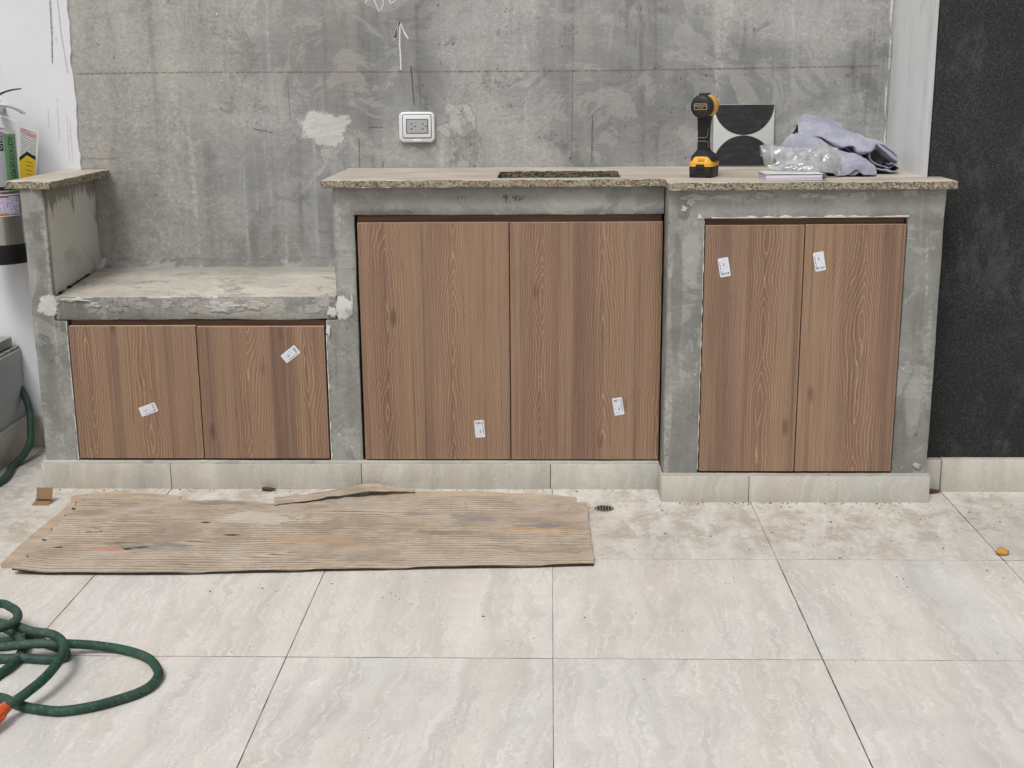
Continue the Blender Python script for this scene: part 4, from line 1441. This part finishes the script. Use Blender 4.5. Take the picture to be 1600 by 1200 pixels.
AF = [(.760, 4.07, 1.085), (.774, 4.06, 1.078), (.806, 4.04, 1.070), (.834, 4.03, 1.063), (.875, 4.0, 1.044), (.913, 3.99, 1.050), (.929, 3.98, 1.033), (.963, 3.98, 1.033), (.988, 3.98, 1.048), (1.016, 3.97, 1.020), (1.042, 3.97, 1.000)]
AF = [(x, y - .028, z + .002) for x, y, z in AF]
rows = [[(x, 4.21, ZC + .006) for x, y, z in AR], [(x, 4.185, ZC + (z - ZC) * .6) for x, y, z in AR], [(x, y + .035, z - .012) for x, y, z in AR], AR,
        [((a[0] + b[0]) / 2, (a[1] + b[1]) / 2 - .012, (a[2] + b[2]) / 2 + .010) for a, b in zip(AR, AF)], AF,
        [(x, y + .014, z - .010) for x, y, z in AF], [(x, y + .060, z - .022) for x, y, z in AF]]
sheet('upper_fold', rows, 56, 44, 1.3, .0045)
BR = [(.690, 4.02, 1.010), (.706, 4.03, 1.039), (.725, 4.03, 1.071), (.745, 4.03, 1.081), (.778, 4.02, 1.081), (.814, 4.01, 1.068), (.857, 4.0, 1.048), (.900, 3.98, 1.032), (.931, 3.96, 1.019), (.956, 3.94, 1.003), (.971, 3.92, .978)]
BM = [(.682, 3.96, 1.005), (.695, 3.955, 1.030), (.715, 3.95, 1.050), (.745, 3.945, 1.058), (.782, 3.94, 1.055), (.820, 3.93, 1.042), (.862, 3.925, 1.025), (.905, 3.915, 1.010), (.935, 3.91, 1.002), (.958, 3.905, .988), (.972, 3.90, .972)]
BF = [(.682, 3.91, .985), (.694, 3.90, .985), (.715, 3.89, .985), (.745, 3.885, .983), (.785, 3.88, .980), (.828, 3.875, .980), (.868, 3.87, .977), (.900, 3.862, .985), (.925, 3.862, .990), (.952, 3.870, .978), (.968, 3.885, .968)]
BG = [(x, y - .006, ZC + .004) for x, y, z in BF]
BR = [(x, y, z - .007) for x, y, z in BR]
rows = [[(x, 4.10, max(z - .05, ZC + .006)) for x, y, z in BR], [(x, y + .03, z - .010) for x, y, z in BR], BR, BM, BF, BG]
sheet('lower_fold', rows, 56, 36, 5.1, .0045)
sheet('front_flap', [[(.842, 3.865, .984), (.872, 3.872, 1.000), (.900, 3.880, 1.012), (.918, 3.884, 1.016), (.938, 3.880, 1.004), (.958, 3.878, .988)],
                     [(.845, 3.855, .975), (.872, 3.856, .988), (.900, 3.856, .998), (.920, 3.858, 1.000), (.940, 3.860, .990), (.960, 3.866, .978)],
                     [(.848, 3.852, .967), (.873, 3.850, .968), (.900, 3.848, .978), (.921, 3.850, .967), (.942, 3.854, .967), (.962, 3.862, .967)]], 36, 14, 22.4, .002)
C1 = [(.925, 1.040), (.945, 1.032), (.960, 1.026), (.967, 1.003), (.991, .988), (1.019, .972), (1.032, .980), (1.045, .995), (1.042, 1.012), (1.020, 1.029), (.990, 1.046)]
sheet('rolled_fold', [[(x, y, z) for x, z in C1] for y in (3.955, 3.975, 4.00, 4.05, 4.10)], 50, 12, 8.2, .003)
C2 = [(.955, .996), (.968, .986), (1.004, .971), (1.036, .967), (1.052, .976), (1.040, .987), (1.020, .989)]
sheet('rolled_fold', [[(x, y, z) for x, z in C2] for y in (3.940, 3.965, 4.0, 4.06)], 36, 10, 11.7, .003)
C3 = [(.868, 1.030), (.890, 1.036), (.912, 1.024), (.930, 1.006), (.955, 1.000), (.975, 1.010)]
sheet('inner_fold', [[(x, y, z) for x, z in C3] for y in (3.985, 4.01, 4.05, 4.09)], 30, 10, 15.7, .004)

# ------------------------------------------------------------------ clear plastic bag on the notebook
k = M('clear_film')
n = k.noise(k.scale(k.pos, 1, 1, .5), 20, 3, .6, 1.2)
gl = k.t.nodes.new('ShaderNodeBsdfGlossy')
gl.inputs['Roughness'].default_value = .16
gl.inputs['Color'].default_value = (.95, .96, .97, 1)
trn = k.t.nodes.new('ShaderNodeBsdfTransparent')
trn.inputs['Color'].default_value = (.97, .98, .98, 1)
lw = k.t.nodes.new('ShaderNodeLayerWeight')
lw.inputs['Blend'].default_value = .35
m1 = k.t.nodes.new('ShaderNodeMixShader')
k.put(m1.inputs[0], k.m('MULTIPLY_ADD', lw.outputs['Facing'], .45, .16))
k.t.links.new(trn.outputs[0], m1.inputs[1])
k.t.links.new(gl.outputs[0], m1.inputs[2])
m2 = k.t.nodes.new('ShaderNodeMixShader')
k.put(m2.inputs[0], k.rng(n, .38, .66, .14, .50))
k.t.links.new(m1.outputs[0], m2.inputs[1])
k.t.links.new(k.b.outputs[0], m2.inputs[2])
k.t.links.new(m2.outputs[0], k.out.inputs[0])
bp = k.t.nodes.new('ShaderNodeBump')
bp.inputs['Strength'].default_value = .4
bp.inputs['Distance'].default_value = .004
k.t.links.new(k.noise(k.scale(k.pos, 1, 1, .5), 36, 3, .6, 2.0), bp.inputs['Height'])
k.t.links.new(bp.outputs[0], gl.inputs['Normal'])
FILM = k.done(S(214, 216, 214), .35, 0, .5)
def crease(p, s):
    return sum(abs(noise.noise(Vector((p.x * q + s, p.y * q, p.z * q + s)))) / w for q, w in ((9, .8), (21, 2.0), (46, 7)))
def bagfn(seed, amp):
    def fn(p, a, b):
        q = p.copy()
        e = min(1, 8 * a, 8 * (1 - a))
        d = amp * (crease(p, seed) - .35) * (.35 + .65 * min(1, max(0, (a - .12) / .3)))
        q.y -= d * 1.3
        q.z = max(q.z + d * .8, ZC + .0215 if q.y < 3.848 and q.x < .80 else ZC + .003)
        return q
    return fn
T_ = [(.616, 3.865, 1.051), (.648, 3.88, 1.052), (.680, 3.89, 1.045), (.725, 3.89, 1.039), (.764, 3.885, 1.050), (.803, 3.88, 1.057), (.823, 3.88, 1.036), (.846, 3.875, 1.030), (.858, 3.86, .996)]
F_ = [(.622, 3.845, 1.025), (.642, 3.83, 1.000), (.682, 3.815, .996), (.726, 3.81, .999), (.768, 3.80, 1.008), (.800, 3.80, 1.010), (.822, 3.81, 1.000), (.845, 3.83, .994), (.858, 3.845, .984)]
G_ = [(.630, 3.845, 1.000), (.648, 3.825, .986), (.684, 3.80, .985), (.726, 3.79, .985), (.768, 3.785, .985), (.800, 3.785, .984), (.822, 3.80, .980), (.842, 3.82, .972), (.852, 3.835, .968)]
K_ = [(.620, 3.875, 1.020), (.648, 3.90, 1.010), (.680, 3.91, 1.005), (.725, 3.91, 1.000), (.764, 3.905, 1.005), (.803, 3.90, 1.005), (.823, 3.90, 1.000), (.846, 3.89, .990), (.856, 3.875, .975)]
bagv = loft([K_, T_, [((a[0] + b[0]) / 2, (a[1] + b[1]) / 2 - .012, (a[2] + b[2]) / 2 + .004) for a, b in zip(T_, F_)], F_, G_], 84, 50, bagfn(2.2, .034))
bag = mk('plastic_bag', bagv[0], bagv[1], FILM, None, None, 75)
tag(bag, 'crumpled clear plastic bag lying on the notebook in front of the cloth', 'plastic bag')

# ------------------------------------------------------------------ cardboard on the floor
k = M('kraft_board')
P = k.pos
st = k.noise(k.scale(P, 7, 22, 1), 1, 8, .72, .6)
bl = k.noise(P, 4.2, 7, .68, .5)
fi = k.noise(k.scale(P, 26, 190, 1), 1, 3, .7)
c = k.mix(k.rng(st, .34, .66), S(152, 138, 123), S(184, 168, 150))
c = k.mix(k.mul(k.rng(bl, .46, .62), .6), c, S(184, 174, 162))
c = k.mix(k.mul(k.mul(k.rng(bl, .46, .34), k.rng(st, .40, .60)), .6), c, S(118, 106, 94))
c = k.bright(c, k.rng(fi, .28, .72, .80, 1.16, False))
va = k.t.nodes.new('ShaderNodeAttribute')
va.attribute_name = 'valley_shade'
c = k.mix(k.mul(k.rng(va.outputs['Fac'], .06, .40), .85), c, S(84, 68, 56))  # shade lines between the corrugations painted into the board colour
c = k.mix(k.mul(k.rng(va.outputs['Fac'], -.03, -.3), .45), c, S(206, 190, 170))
x, y = k.xyz()[0], k.xyz()[1]
bn = k.noise(k.scale(P, 12, 34, 1), 1, 6, .74)
for (cx, cy, rx, ry, cc, a) in ((-.57, 3.36, .13, .035, S(128, 132, 138), .6), (-.56, 3.34, .09, .03, S(182, 146, 112), .6), (-.66, 3.37, .16, .04, S(186, 158, 128), .5), (-.22, 3.55, .07, .03, S(128, 126, 128), .6), (-.40, 3.58, .05, .02, S(118, 122, 132), .6), (-1.22, 3.29, .09, .02, S(184, 120, 98), .6), (-1.10, 3.31, .13, .025, S(112, 124, 122), .55), (-.05, 3.45, .14, .02, S(180, 142, 100), .55), (-.02, 3.48, .09, .02, S(112, 112, 122), .6), (-.85, 3.55, .13, .07, S(196, 190, 182), .6), (-1.0, 3.68, .12, .02, S(104, 100, 96), .5), (-.3, 3.42, .1, .03, S(126, 114, 104), .6)):
    dx, dy = k.mul(k.sub(x, cx), 1 / rx), k.mul(k.sub(y, cy), 1 / ry)
    d = k.m('MULTIPLY_ADD', bn, 4.2, k.sub(k.m('SQRT', k.add(k.mul(dx, dx), k.mul(dy, dy))), 2.0))
    c = k.mix(k.mul(k.rng(d, 1.0, .7), a), c, cc)
KRAFT = k.done(c, .92, 0, .12)
k = M('kraft_liner')
n = k.noise(k.scale(k.pos, 8, 20, 1), 1, 6, .65)
KRAFT2 = k.done(k.mix(k.rng(n, .32, .68), S(166, 148, 130), S(190, 172, 153)), .9, 0, .12)
KDARK = plain('torn_edge', S(64, 50, 40), .95, 0, .1)

cb = thing('cardboard_sheet', (-.66, 3.45, 0), 'long flattened sheet of worn corrugated cardboard on the floor tiles', 'cardboard')
def poly_at(pts, t, key, val):
    for (p, q) in zip(pts[:-1], pts[1:]):
        if p[key] <= t <= q[key] or p is pts[-2] and t > q[key]:
            return p[val] + (q[val] - p[val]) * (t - p[key]) / (q[key] - p[key])
    return pts[0][val]
CFR = [(-1.42, 3.116), (-1.19, 3.116), (-.987, 3.120), (-.772, 3.135), (-.404, 3.161), (0, 3.182), (.13, 3.193)]
CBK = [(-1.46, 3.716), (-1.157, 3.712), (-.90, 3.700), (-.80, 3.668), (-.70, 3.700), (-.60, 3.730), (-.512, 3.738), (-.318, 3.742), (-.119, 3.735), (.0, 3.70), (.13, 3.655)]
NXC, NYC = 130, 420
PITCH_C = .0175
v, f = [], []
VAL = []
def card_z(x, y, s, t):
    m_ = noise.noise(Vector((x * 2.2, y * 6, 3))) + .5 * noise.noise(Vector((x * 7, y * 18, 9)))
    front = max(0, 1 - t / .22)
    amp = .0044 * min(1, max(.08, .30 + 1.1 * m_ + front * .9 + max(0, -1.2 - x) * 2))
    y2 = y + .0035 * noise.noise(Vector((x * 3, y * 2, 5))) + .0015 * noise.noise(Vector((x * 11, y * 3, 5)))
    w = math.cos(2 * math.pi * y2 / PITCH_C)
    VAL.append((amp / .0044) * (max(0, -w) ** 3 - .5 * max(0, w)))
    z = .0068 + amp * (1 - 2 * max(0, -w) ** 1.5) * .6
    z += .003 * noise.noise(Vector((x * 3, y * 4, 1))) + .0012 * noise.noise(Vector((x * 14, y * 22, 1)))
    for (cx, cy, an, le_, hh_) in ((-1.18, 3.32, .15, .10, .006), (-1.0, 3.335, -.10, .09, .006), (-.55, 3.60, .05, .16, .004), (-1.25, 3.55, .9, .10, .004), (-.10, 3.30, 1.2, .10, .005), (-.75, 3.25, .35, .12, .004)):
        u_ = (x - cx) * math.cos(an) + (y - cy) * math.sin(an)
        v_ = -(x - cx) * math.sin(an) + (y - cy) * math.cos(an)
        if abs(u_) < le_ and abs(v_) < .05:
            z += hh_ * max(0, 1 - (u_ / le_) ** 2) * math.exp(-abs(v_) / .010)
    if x > .05 and t > .75:
        z += .012 * ((x - .05) / .065) * (t - .75) * 4
    if x < -1.33:
        z += .009 * max(0, (-1.33 - x) / .08) * max(0, 1 - t * 2.4)
    return max(z, .0035)
for j in range(NYC + 1):
    t = j / NYC
    for i in range(NXC + 1):
        s_ = i / NXC
        x = -1.408 + 1.522 * s_
        y0, y1 = poly_at(CFR, x, 0, 1), poly_at(CBK, x, 0, 1)
        jag = .010 * noise.noise(Vector((x * 12, 1, 1))) + .006 * noise.noise(Vector((x * 45, 1, 1)))
        y = y0 + (y1 + jag - y0) * t + .0022 * noise.noise(Vector((x * 9, 4, 4))) * (1 - t)
        le = -1.405 - .035 * t + (.016 * noise.noise(Vector((y * 14, 2, 2))) + .014 * noise.noise(Vector((y * 50, 2, 2))))
        re = .116 - .007 * t + .004 * noise.noise(Vector((y * 14, 6, 2)))
        xx = le + (re - le) * s_
        v.append((xx, y, card_z(xx, y, s_, t)))
W_ = NXC + 1
vals = list(VAL)
for j in range(NYC):
    for i in range(NXC):
        f.append([j * W_ + i, j * W_ + i + 1, (j + 1) * W_ + i + 1, (j + 1) * W_ + i])
mi = [0] * len(f)
# thickness all round
rim = [i for i in range(W_)] + [j * W_ + NXC for j in range(1, NYC + 1)] + [NYC * W_ + i for i in range(NXC - 1, -1, -1)] + [j * W_ for j in range(NYC - 1, 0, -1)]
b0 = len(v)
for q in rim:
    p = v[q]
    v.append((p[0], p[1], max(p[2] - .0042, .0016)))
for q in range(len(rim)):
    q2 = (q + 1) % len(rim)
    f.append([rim[q2], rim[q], b0 + q, b0 + q2]); mi.append(1)
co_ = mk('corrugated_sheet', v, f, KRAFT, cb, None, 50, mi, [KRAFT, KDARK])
at_ = co_.data.attributes.new('valley_shade', 'FLOAT', 'POINT')
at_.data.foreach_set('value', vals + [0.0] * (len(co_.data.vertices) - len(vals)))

def flat_sheet(name, pts, z, th, mat, par, sd=0, curl=0):
    """ragged paper polygon with real thickness"""
    P = []
    for a, b in zip(pts, pts[1:] + pts[:1]):
        L = math.hypot(b[0] - a[0], b[1] - a[1])
        n_ = max(1, int(L / .012))
        for i in range(n_):
            t = i / n_
            x, y = a[0] + (b[0] - a[0]) * t, a[1] + (b[1] - a[1]) * t
            g = .0035 * noise.noise(Vector((x * 40, y * 40, sd)))
            P.append(Vector((x + g, y + g * .8, z + .0008 * noise.noise(Vector((x * 12, y * 12, sd))) + curl * max(0, noise.noise(Vector((x * 9, y * 9, sd)))))))
    bm = bmesh.new()
    tv = [bm.verts.new(p) for p in P]
    fc = bm.faces.new(tv)
    ex_ = bmesh.ops.extrude_face_region(bm, geom=[fc])
    for g in ex_['geom']:
        if isinstance(g, bmesh.types.BMVert):
            g.co.z += th
    bmesh.ops.recalc_face_normals(bm, faces=list(bm.faces))
    bmesh.ops.triangulate(bm, faces=[q for q in bm.faces if len(q.verts) > 4])
    return mkbm(name, bm, mat, par, None, 30)
flat_sheet('liner_sheet', [(-1.459, 3.165), (-1.475, 3.196), (-1.477, 3.281), (-1.476, 3.452), (-1.466, 3.571), (-1.468, 3.693), (-1.486, 3.753), (-1.42, 3.784), (-1.385, 3.790), (-1.366, 3.806), (-1.325, 3.803), (-1.315, 3.787), (-1.237, 3.779), (-1.14, 3.755), (-1.15, 3.69), (-1.36, 3.68), (-1.37, 3.3), (-1.33, 3.17)], .0006, .0018, KRAFT2, cb, 3)
flat_sheet('liner_sheet', [(-.60, 3.70), (-.56, 3.790), (-.439, 3.802), (-.239, 3.803), (0, 3.773), (.079, 3.749), (.083, 3.667), (.02, 3.66), (-.3, 3.68)], .0006, .0018, KRAFT2, cb, 5)
# torn, lifted strip along the back edge
fl_ = loft([[(-.83, 3.655, .010), (-.76, 3.675, .013), (-.69, 3.700, .016), (-.62, 3.730, .018), (-.55, 3.750, .020), (-.47, 3.770, .014), (-.42, 3.778, .010)],
            [(-.84, 3.70, .010), (-.77, 3.718, .014), (-.70, 3.740, .019), (-.63, 3.765, .024), (-.56, 3.795, .028), (-.50, 3.800, .020), (-.42, 3.786, .012)],
            [(-.85, 3.735, .006), (-.78, 3.745, .008), (-.71, 3.765, .012), (-.64, 3.782, .020), (-.56, 3.818, .026), (-.51, 3.808, .018), (-.42, 3.790, .010)]], 50, 14,
           lambda p, a, b: p + Vector((0, .010 * noise.noise(Vector((p.x * 26, b * 2, 2))) + .004 * noise.noise(Vector((p.x * 80, b * 2, 2))), .0025 * noise.noise(Vector((p.x * 20, p.y * 30, 7))))))
o = mk('torn_strip', fl_[0], fl_[1], KRAFT, cb, None, 60)
m_ = o.modifiers.new('thick', 'SOLIDIFY'); m_.thickness = .002
for (x, y, a, L) in ((-1.125, 3.296, 2, .05), (-1.16, 3.288, 4, .03), (-1.30, 3.42, 12, .05), (-1.31, 3.45, -6, .06), (-1.36, 3.30, 10, .03), (-1.0, 3.50, 3, .03), (-1.19, 3.33, -3, .10), (-.98, 3.335, 3, .08), (-.9, 3.40, 2, .05)):
    ca, sa = math.cos(R(a)), math.sin(R(a))
    pp = []
    for i in range(9):
        s_ = (i / 8 - .5) * L
        pp.append((x + ca * s_, y + sa * s_ + .003 * noise.noise(Vector((i * .9, x * 9, 0)))))
    w_ = .0035 if L < .06 else .0018
    vv_ = []
    for i, (a_, b_) in enumerate(pp):
        hw = w_ * math.sin(math.pi * (i + .3) / 8.6)
        for sgn in (-1, 1):
            vv_.append((a_, b_ + sgn * hw, card_z(a_, b_, .5, .5) + .0028))
    mk('tear', vv_, [[2 * i, 2 * i + 2, 2 * i + 3, 2 * i + 1] for i in range(8)], KDARK, cb)

# folded scrap of card near the left foot of the counter
BROWN = plain('brown_card', S(142, 114, 86), .8, 0, .2, .08, 30)
sc_ = thing('card_scrap', (-1.55, 3.70, 0), 'small folded scrap of brown card on the floor left of the cardboard', 'card scrap', None, R(-3))
def slab4(name, a, b, c_, d, th):
    n_ = (Vector(b) - Vector(a)).cross(Vector(d) - Vector(a)).normalized() * th
    v = [Vector(p) for p in (a, b, c_, d)]
    v = v + [p - n_ for p in v]
    return lmk(name, (v, [[0, 1, 2, 3], [7, 6, 5, 4], [0, 4, 5, 1], [1, 5, 6, 2], [2, 6, 7, 3], [3, 7, 4, 0]]), BROWN, sc_, 30)
slab4('upright_flap', (-.024, -.004, .010), (.026, -.004, .010), (.024, .012, .044), (-.027, .012, .043), .0012)
slab4('front_lip', (-.023, -.012, .0145), (.027, -.012, .0155), (.026, -.004, .010), (-.024, -.004, .010), .0012)
slab4('floor_flap', (-.026, -.034, .0014), (.024, -.030, .0014), (.026, -.004, .0095), (-.024, -.004, .0095), .0012)

# red scrap, dry leaf, yellow stone
def pebble(name, c_, r, mat, label, cat, sd, sub=3, flat=0):
    bm = bmesh.new()
    bmesh.ops.create_icosphere(bm, subdivisions=sub, radius=1)
    for q in bm.verts:
        w = 1 + .28 * nz(q.co, 1.3, sd) + .10 * nz(q.co, 4, sd)
        q.co = Vector((c_[0] + q.co.x * r[0] * w, c_[1] + q.co.y * r[1] * w, max(c_[2] + q.co.z * r[2] * w, .0004)))
    return tag(mkbm(name, bm, mat, None, None, 60), label, cat)
pebble('yellow_stone', (1.215, 3.288, .0085), (.017, .015, .0105), plain('ochre_stone', S(196, 142, 74), .7, 0, .3, .2, 90, .5), 'small ochre stone on a tile joint at the right edge', 'stone', 4.4)
k = M('dry_leaf')
LEAFM = k.done(k.mix(k.noise(k.obj, 60, 4), S(104, 50, 44), S(62, 42, 36)), .8)
def curl_leaf(name, c_, L, wd, rz, label, mat, sd):
    v, f = [], []
    for j in range(9):
        t = j / 8
        w = wd * math.sin(math.pi * (.06 + .9 * t)) ** .8
        for i in range(5):
            u = i / 4 - .5
            x, y = (t - .5) * L, u * w
            z = .0015 + .010 * (2 * u) ** 2 * (.6 + .4 * math.sin(t * 3 + sd)) + .004 * t
            v.append((c_[0] + x * math.cos(rz) - y * math.sin(rz), c_[1] + x * math.sin(rz) + y * math.cos(rz), z))
    for j in range(8):
        for i in range(4):
            a = j * 5 + i
            f.append([a, a + 5, a + 6, a + 1])
    o = mk(name, v, f, mat, None, None, 179)
    m_ = o.modifiers.new('thick', 'SOLIDIFY'); m_.thickness = .0008
    return tag(o, label, 'leaf')
curl_leaf('dry_leaf', (1.175, 3.797, 0), .055, .020, .25, 'dark red dry leaf in the corner beside the right end of the counter', LEAFM, 1)
curl_leaf('dry_leaf', (-.882, 3.812, 0), .042, .024, .1, 'red brown dry leaf at the skirting behind the cardboard', LEAFM, 2)

# ------------------------------------------------------------------ floor drain
k = M('drain_steel')
DST = k.done(S(150, 148, 142), .4, .6)
dn = thing('floor_drain', (.161, 3.652, 0), 'small round floor drain with slotted grate right of the cardboard', 'floor drain')
mk('rim', *lathe([(.030, -.004), (.030, .0006), (.0285, .0016), (.024, .0016), (.0235, .0008)], 40, 'z', (.161, 3.652, 0)), DST, dn, None, 40)
for q in range(5):
    x = -.0168 + q * .0084
    hh = math.sqrt(max(.0218 ** 2 - x * x, 0))
    for sg in (-1, 1):
        if hh < .004:
            continue
        y0_, y1_ = (.0016, hh) if sg > 0 else (-hh, -.0016)
        v, f = rrect(0, 0, .0056, abs(y1_ - y0_), .0018, 0, -.0004)
        mk('slot', [(.161 + x + p.x, 3.652 + (y0_ + y1_) / 2 + p.z, .0016 - p.y) for p in v], [g[::-1] for g in f], HOLE, dn)

# ------------------------------------------------------------------ garden hoses
k = M('green_rubber_hose')
n = k.noise(k.pos, 16, 5, .65)
n2 = k.noise(k.pos, 120, 4, .75)
c = k.mix(k.rng(n, .35, .65), S(26, 60, 48), S(40, 78, 62))
c = k.mix(k.mul(k.rng(k.noise(k.pos, 7, 4, .6), .45, .62), .55), c, S(72, 86, 79))
c = k.mix(k.mul(k.rng(n2, .54, .66), .4), c, S(122, 136, 127))
k.bump(n2, .2, .001)
HOSE = k.done(c, .62, 0, .35)
HP = [(-1.75, 2.95, .011), (-1.55, 2.80, .011), (-1.40, 2.62, .011), (-1.29, 2.50, .011), (-1.22, 2.50, .011), (-1.199, 2.537, .011), (-1.192, 2.559, .011), (-1.188, 2.596, .011), (-1.191, 2.629, .012), (-1.196, 2.658, .018), (-1.209, 2.677, .026), (-1.232, 2.700, .030), (-1.30, 2.735, .034), (-1.40, 2.72, .034), (-1.43, 2.65, .030), (-1.35, 2.61, .034),
      (-1.23, 2.615, .036), (-1.19, 2.625, .036), (-1.154, 2.632, .036), (-1.113, 2.636, .034), (-1.086, 2.645, .030), (-1.038, 2.660, .020), (-.985, 2.663, .011), (-.935, 2.641, .011), (-.892, 2.609, .011), (-.861, 2.562, .011), (-.849, 2.529, .011), (-.851, 2.485, .011), (-.869, 2.450, .011), (-.904, 2.418, .011), (-.945, 2.390, .011), (-1.002, 2.370, .011), (-1.056, 2.378, .011), (-1.092, 2.391, .011), (-1.127, 2.412, .011), (-1.153, 2.426, .011),
      (-1.25, 2.455, .011), (-1.36, 2.50, .012), (-1.39, 2.57, .013), (-1.32, 2.605, .013), (-1.231, 2.606, .012), (-1.179, 2.611, .011), (-1.134, 2.606, .011), (-1.100, 2.606, .011), (-1.086, 2.625, .011), (-1.105, 2.658, .011), (-1.145, 2.680, .011), (-1.179, 2.702, .011), (-1.21, 2.712, .011), (-1.30, 2.690, .012), (-1.42, 2.74, .030), (-1.39, 2.82, .045),
      (-1.31, 2.807, .056), (-1.279, 2.788, .058), (-1.245, 2.752, .060), (-1.226, 2.709, .062), (-1.230, 2.678, .062), (-1.26, 2.644, .062), (-1.33, 2.625, .058), (-1.38, 2.68, .056), (-1.31, 2.715, .052), (-1.229, 2.706, .044), (-1.183, 2.677, 0.046), (-1.132, 2.655, 0.05), (-1.1, 2.628, 0.052), (-1.075, 2.592, 0.052), (-1.062, 2.549, 0.05), (-1.061, 2.501, 0.046), (-1.067, 2.447, 0.042), (-1.084, 2.391, 0.037), (-1.1, 2.353, 0.034), (-1.107, 2.335, 0.032)]
hs = thing('garden_hose', (-1.05, 2.52, 0), 'coiled green garden hose with orange end lying on the tiles at lower left', 'garden hose')
v, f = tube_mesh(HP, .0104, 18, 7)
mk('tube', v, f, HOSE, hs, None, 60)
ORG = plain('orange_plastic', S(214, 88, 46), .45, 0, .5, .06, 60)
ax0, ax1 = Vector((-1.104, 2.347, 0.032)), Vector((-1.119, 2.273, .024))
v, f = tube_mesh([ax0, ax0.lerp(ax1, .25), ax0.lerp(ax1, .3), ax0.lerp(ax1, .8), ax1], .0138, 22, 3, True, lambda t: .86 if t < .2 else 1.05)
mk('connector', v, f, ORG, hs, None, 50)
for q in range(10):
    a = 2 * math.pi * q / 10
    d_ = (ax1 - ax0).normalized()
    s1 = d_.cross(Vector((0, 0, 1))).normalized()
    s2 = s1.cross(d_)
    off = (s1 * math.cos(a) + s2 * math.sin(a)) * .0143
    v, f = tube_mesh([ax0.lerp(ax1, .34) + off, ax0.lerp(ax1, .75) + off], .0016, 8, 2)
    mk('grip_rib', v, f, ORG, hs, None, 50)
v, f = tube_mesh([(-1.90, 4.285, .225), (-1.850, 4.283, .217), (-1.828, 4.272, .205), (-1.799, 4.242, .155), (-1.782, 4.20, .105), (-1.770, 4.155, .060), (-1.775, 4.10, .026), (-1.785, 4.03, .0125), (-1.765, 3.95, .0115), (-1.757, 3.86, .0115), (-1.79, 3.74, .0115), (-1.81, 3.55, .0115), (-1.77, 3.3, .0115), (-1.72, 3.1, .0115)], .0120, 18, 7)
tag(mk('garden_hose', v, f, HOSE, None, None, 60), 'green hose coming out of the grey planter wall and curving onto the floor', 'garden hose')

# ------------------------------------------------------------------ grit and crumbs on the floor and bench
k = M('grit')
GRIT = k.done(k.mix(k.noise(k.pos, 30, 2), S(52, 46, 40), S(150, 138, 122)), .9, 0, .1)
bv, bf = [], []
rg = random.Random(11)
def crumb(x, y, z, s_):
    b = len(bv)
    a = rg.uniform(0, 6.28)
    L, Wd, H = s_ * rg.uniform(.8, 2.6), s_ * rg.uniform(.5, 1.0), s_ * rg.uniform(.3, .8)
    for (u, w, h_) in ((-1, -.6, 0), (1, -1, 0), (.8, .8, 0), (-.7, 1, 0), (-.5, -.3, 1), (.6, -.4, .9), (.4, .5, 1), (-.4, .5, .8)):
        xx, yy = u * L / 2, w * Wd / 2
        bv.append((x + xx * math.cos(a) - yy * math.sin(a), y + xx * math.sin(a) + yy * math.cos(a), z + h_ * H))
    for q in ((4, 5, 6, 7), (0, 1, 5, 4), (1, 2, 6, 5), (2, 3, 7, 6), (3, 0, 4, 7)):
        bf.append([b + i for i in q])
for _ in range(420):
    x = rg.uniform(-1.7, 1.7)
    y = 3.82 - abs(rg.gauss(0, .45))
    if y < 2.0 or (-1.5 < x < .13 and 3.1 < y < 3.8) or (x > .32 and x < 1.15 and y > 3.70):
        continue
    crumb(x, y, .0003, rg.choice((.0012, .0018, .0025, .004)))
for _ in range(120):
    crumb(rg.uniform(-1.7, 1.7), rg.uniform(1.9, 3.2), .0003, rg.choice((.001, .0016, .0022)))
for _ in range(90):
    crumb(rg.uniform(-1.6, .32), 3.826 - abs(rg.gauss(0, .012)), .0003, rg.choice((.0015, .0025, .004)))
    crumb(rg.uniform(.33, 1.14), 3.706 - abs(rg.gauss(0, .012)), .0003, rg.choice((.0015, .0025, .004)))
gr = mk('grit', bv, bf, GRIT, None, (0, 3, 0))
gr['kind'] = 'stuff'
gr['label'] = 'loose grit and crumbs scattered over the floor tiles'
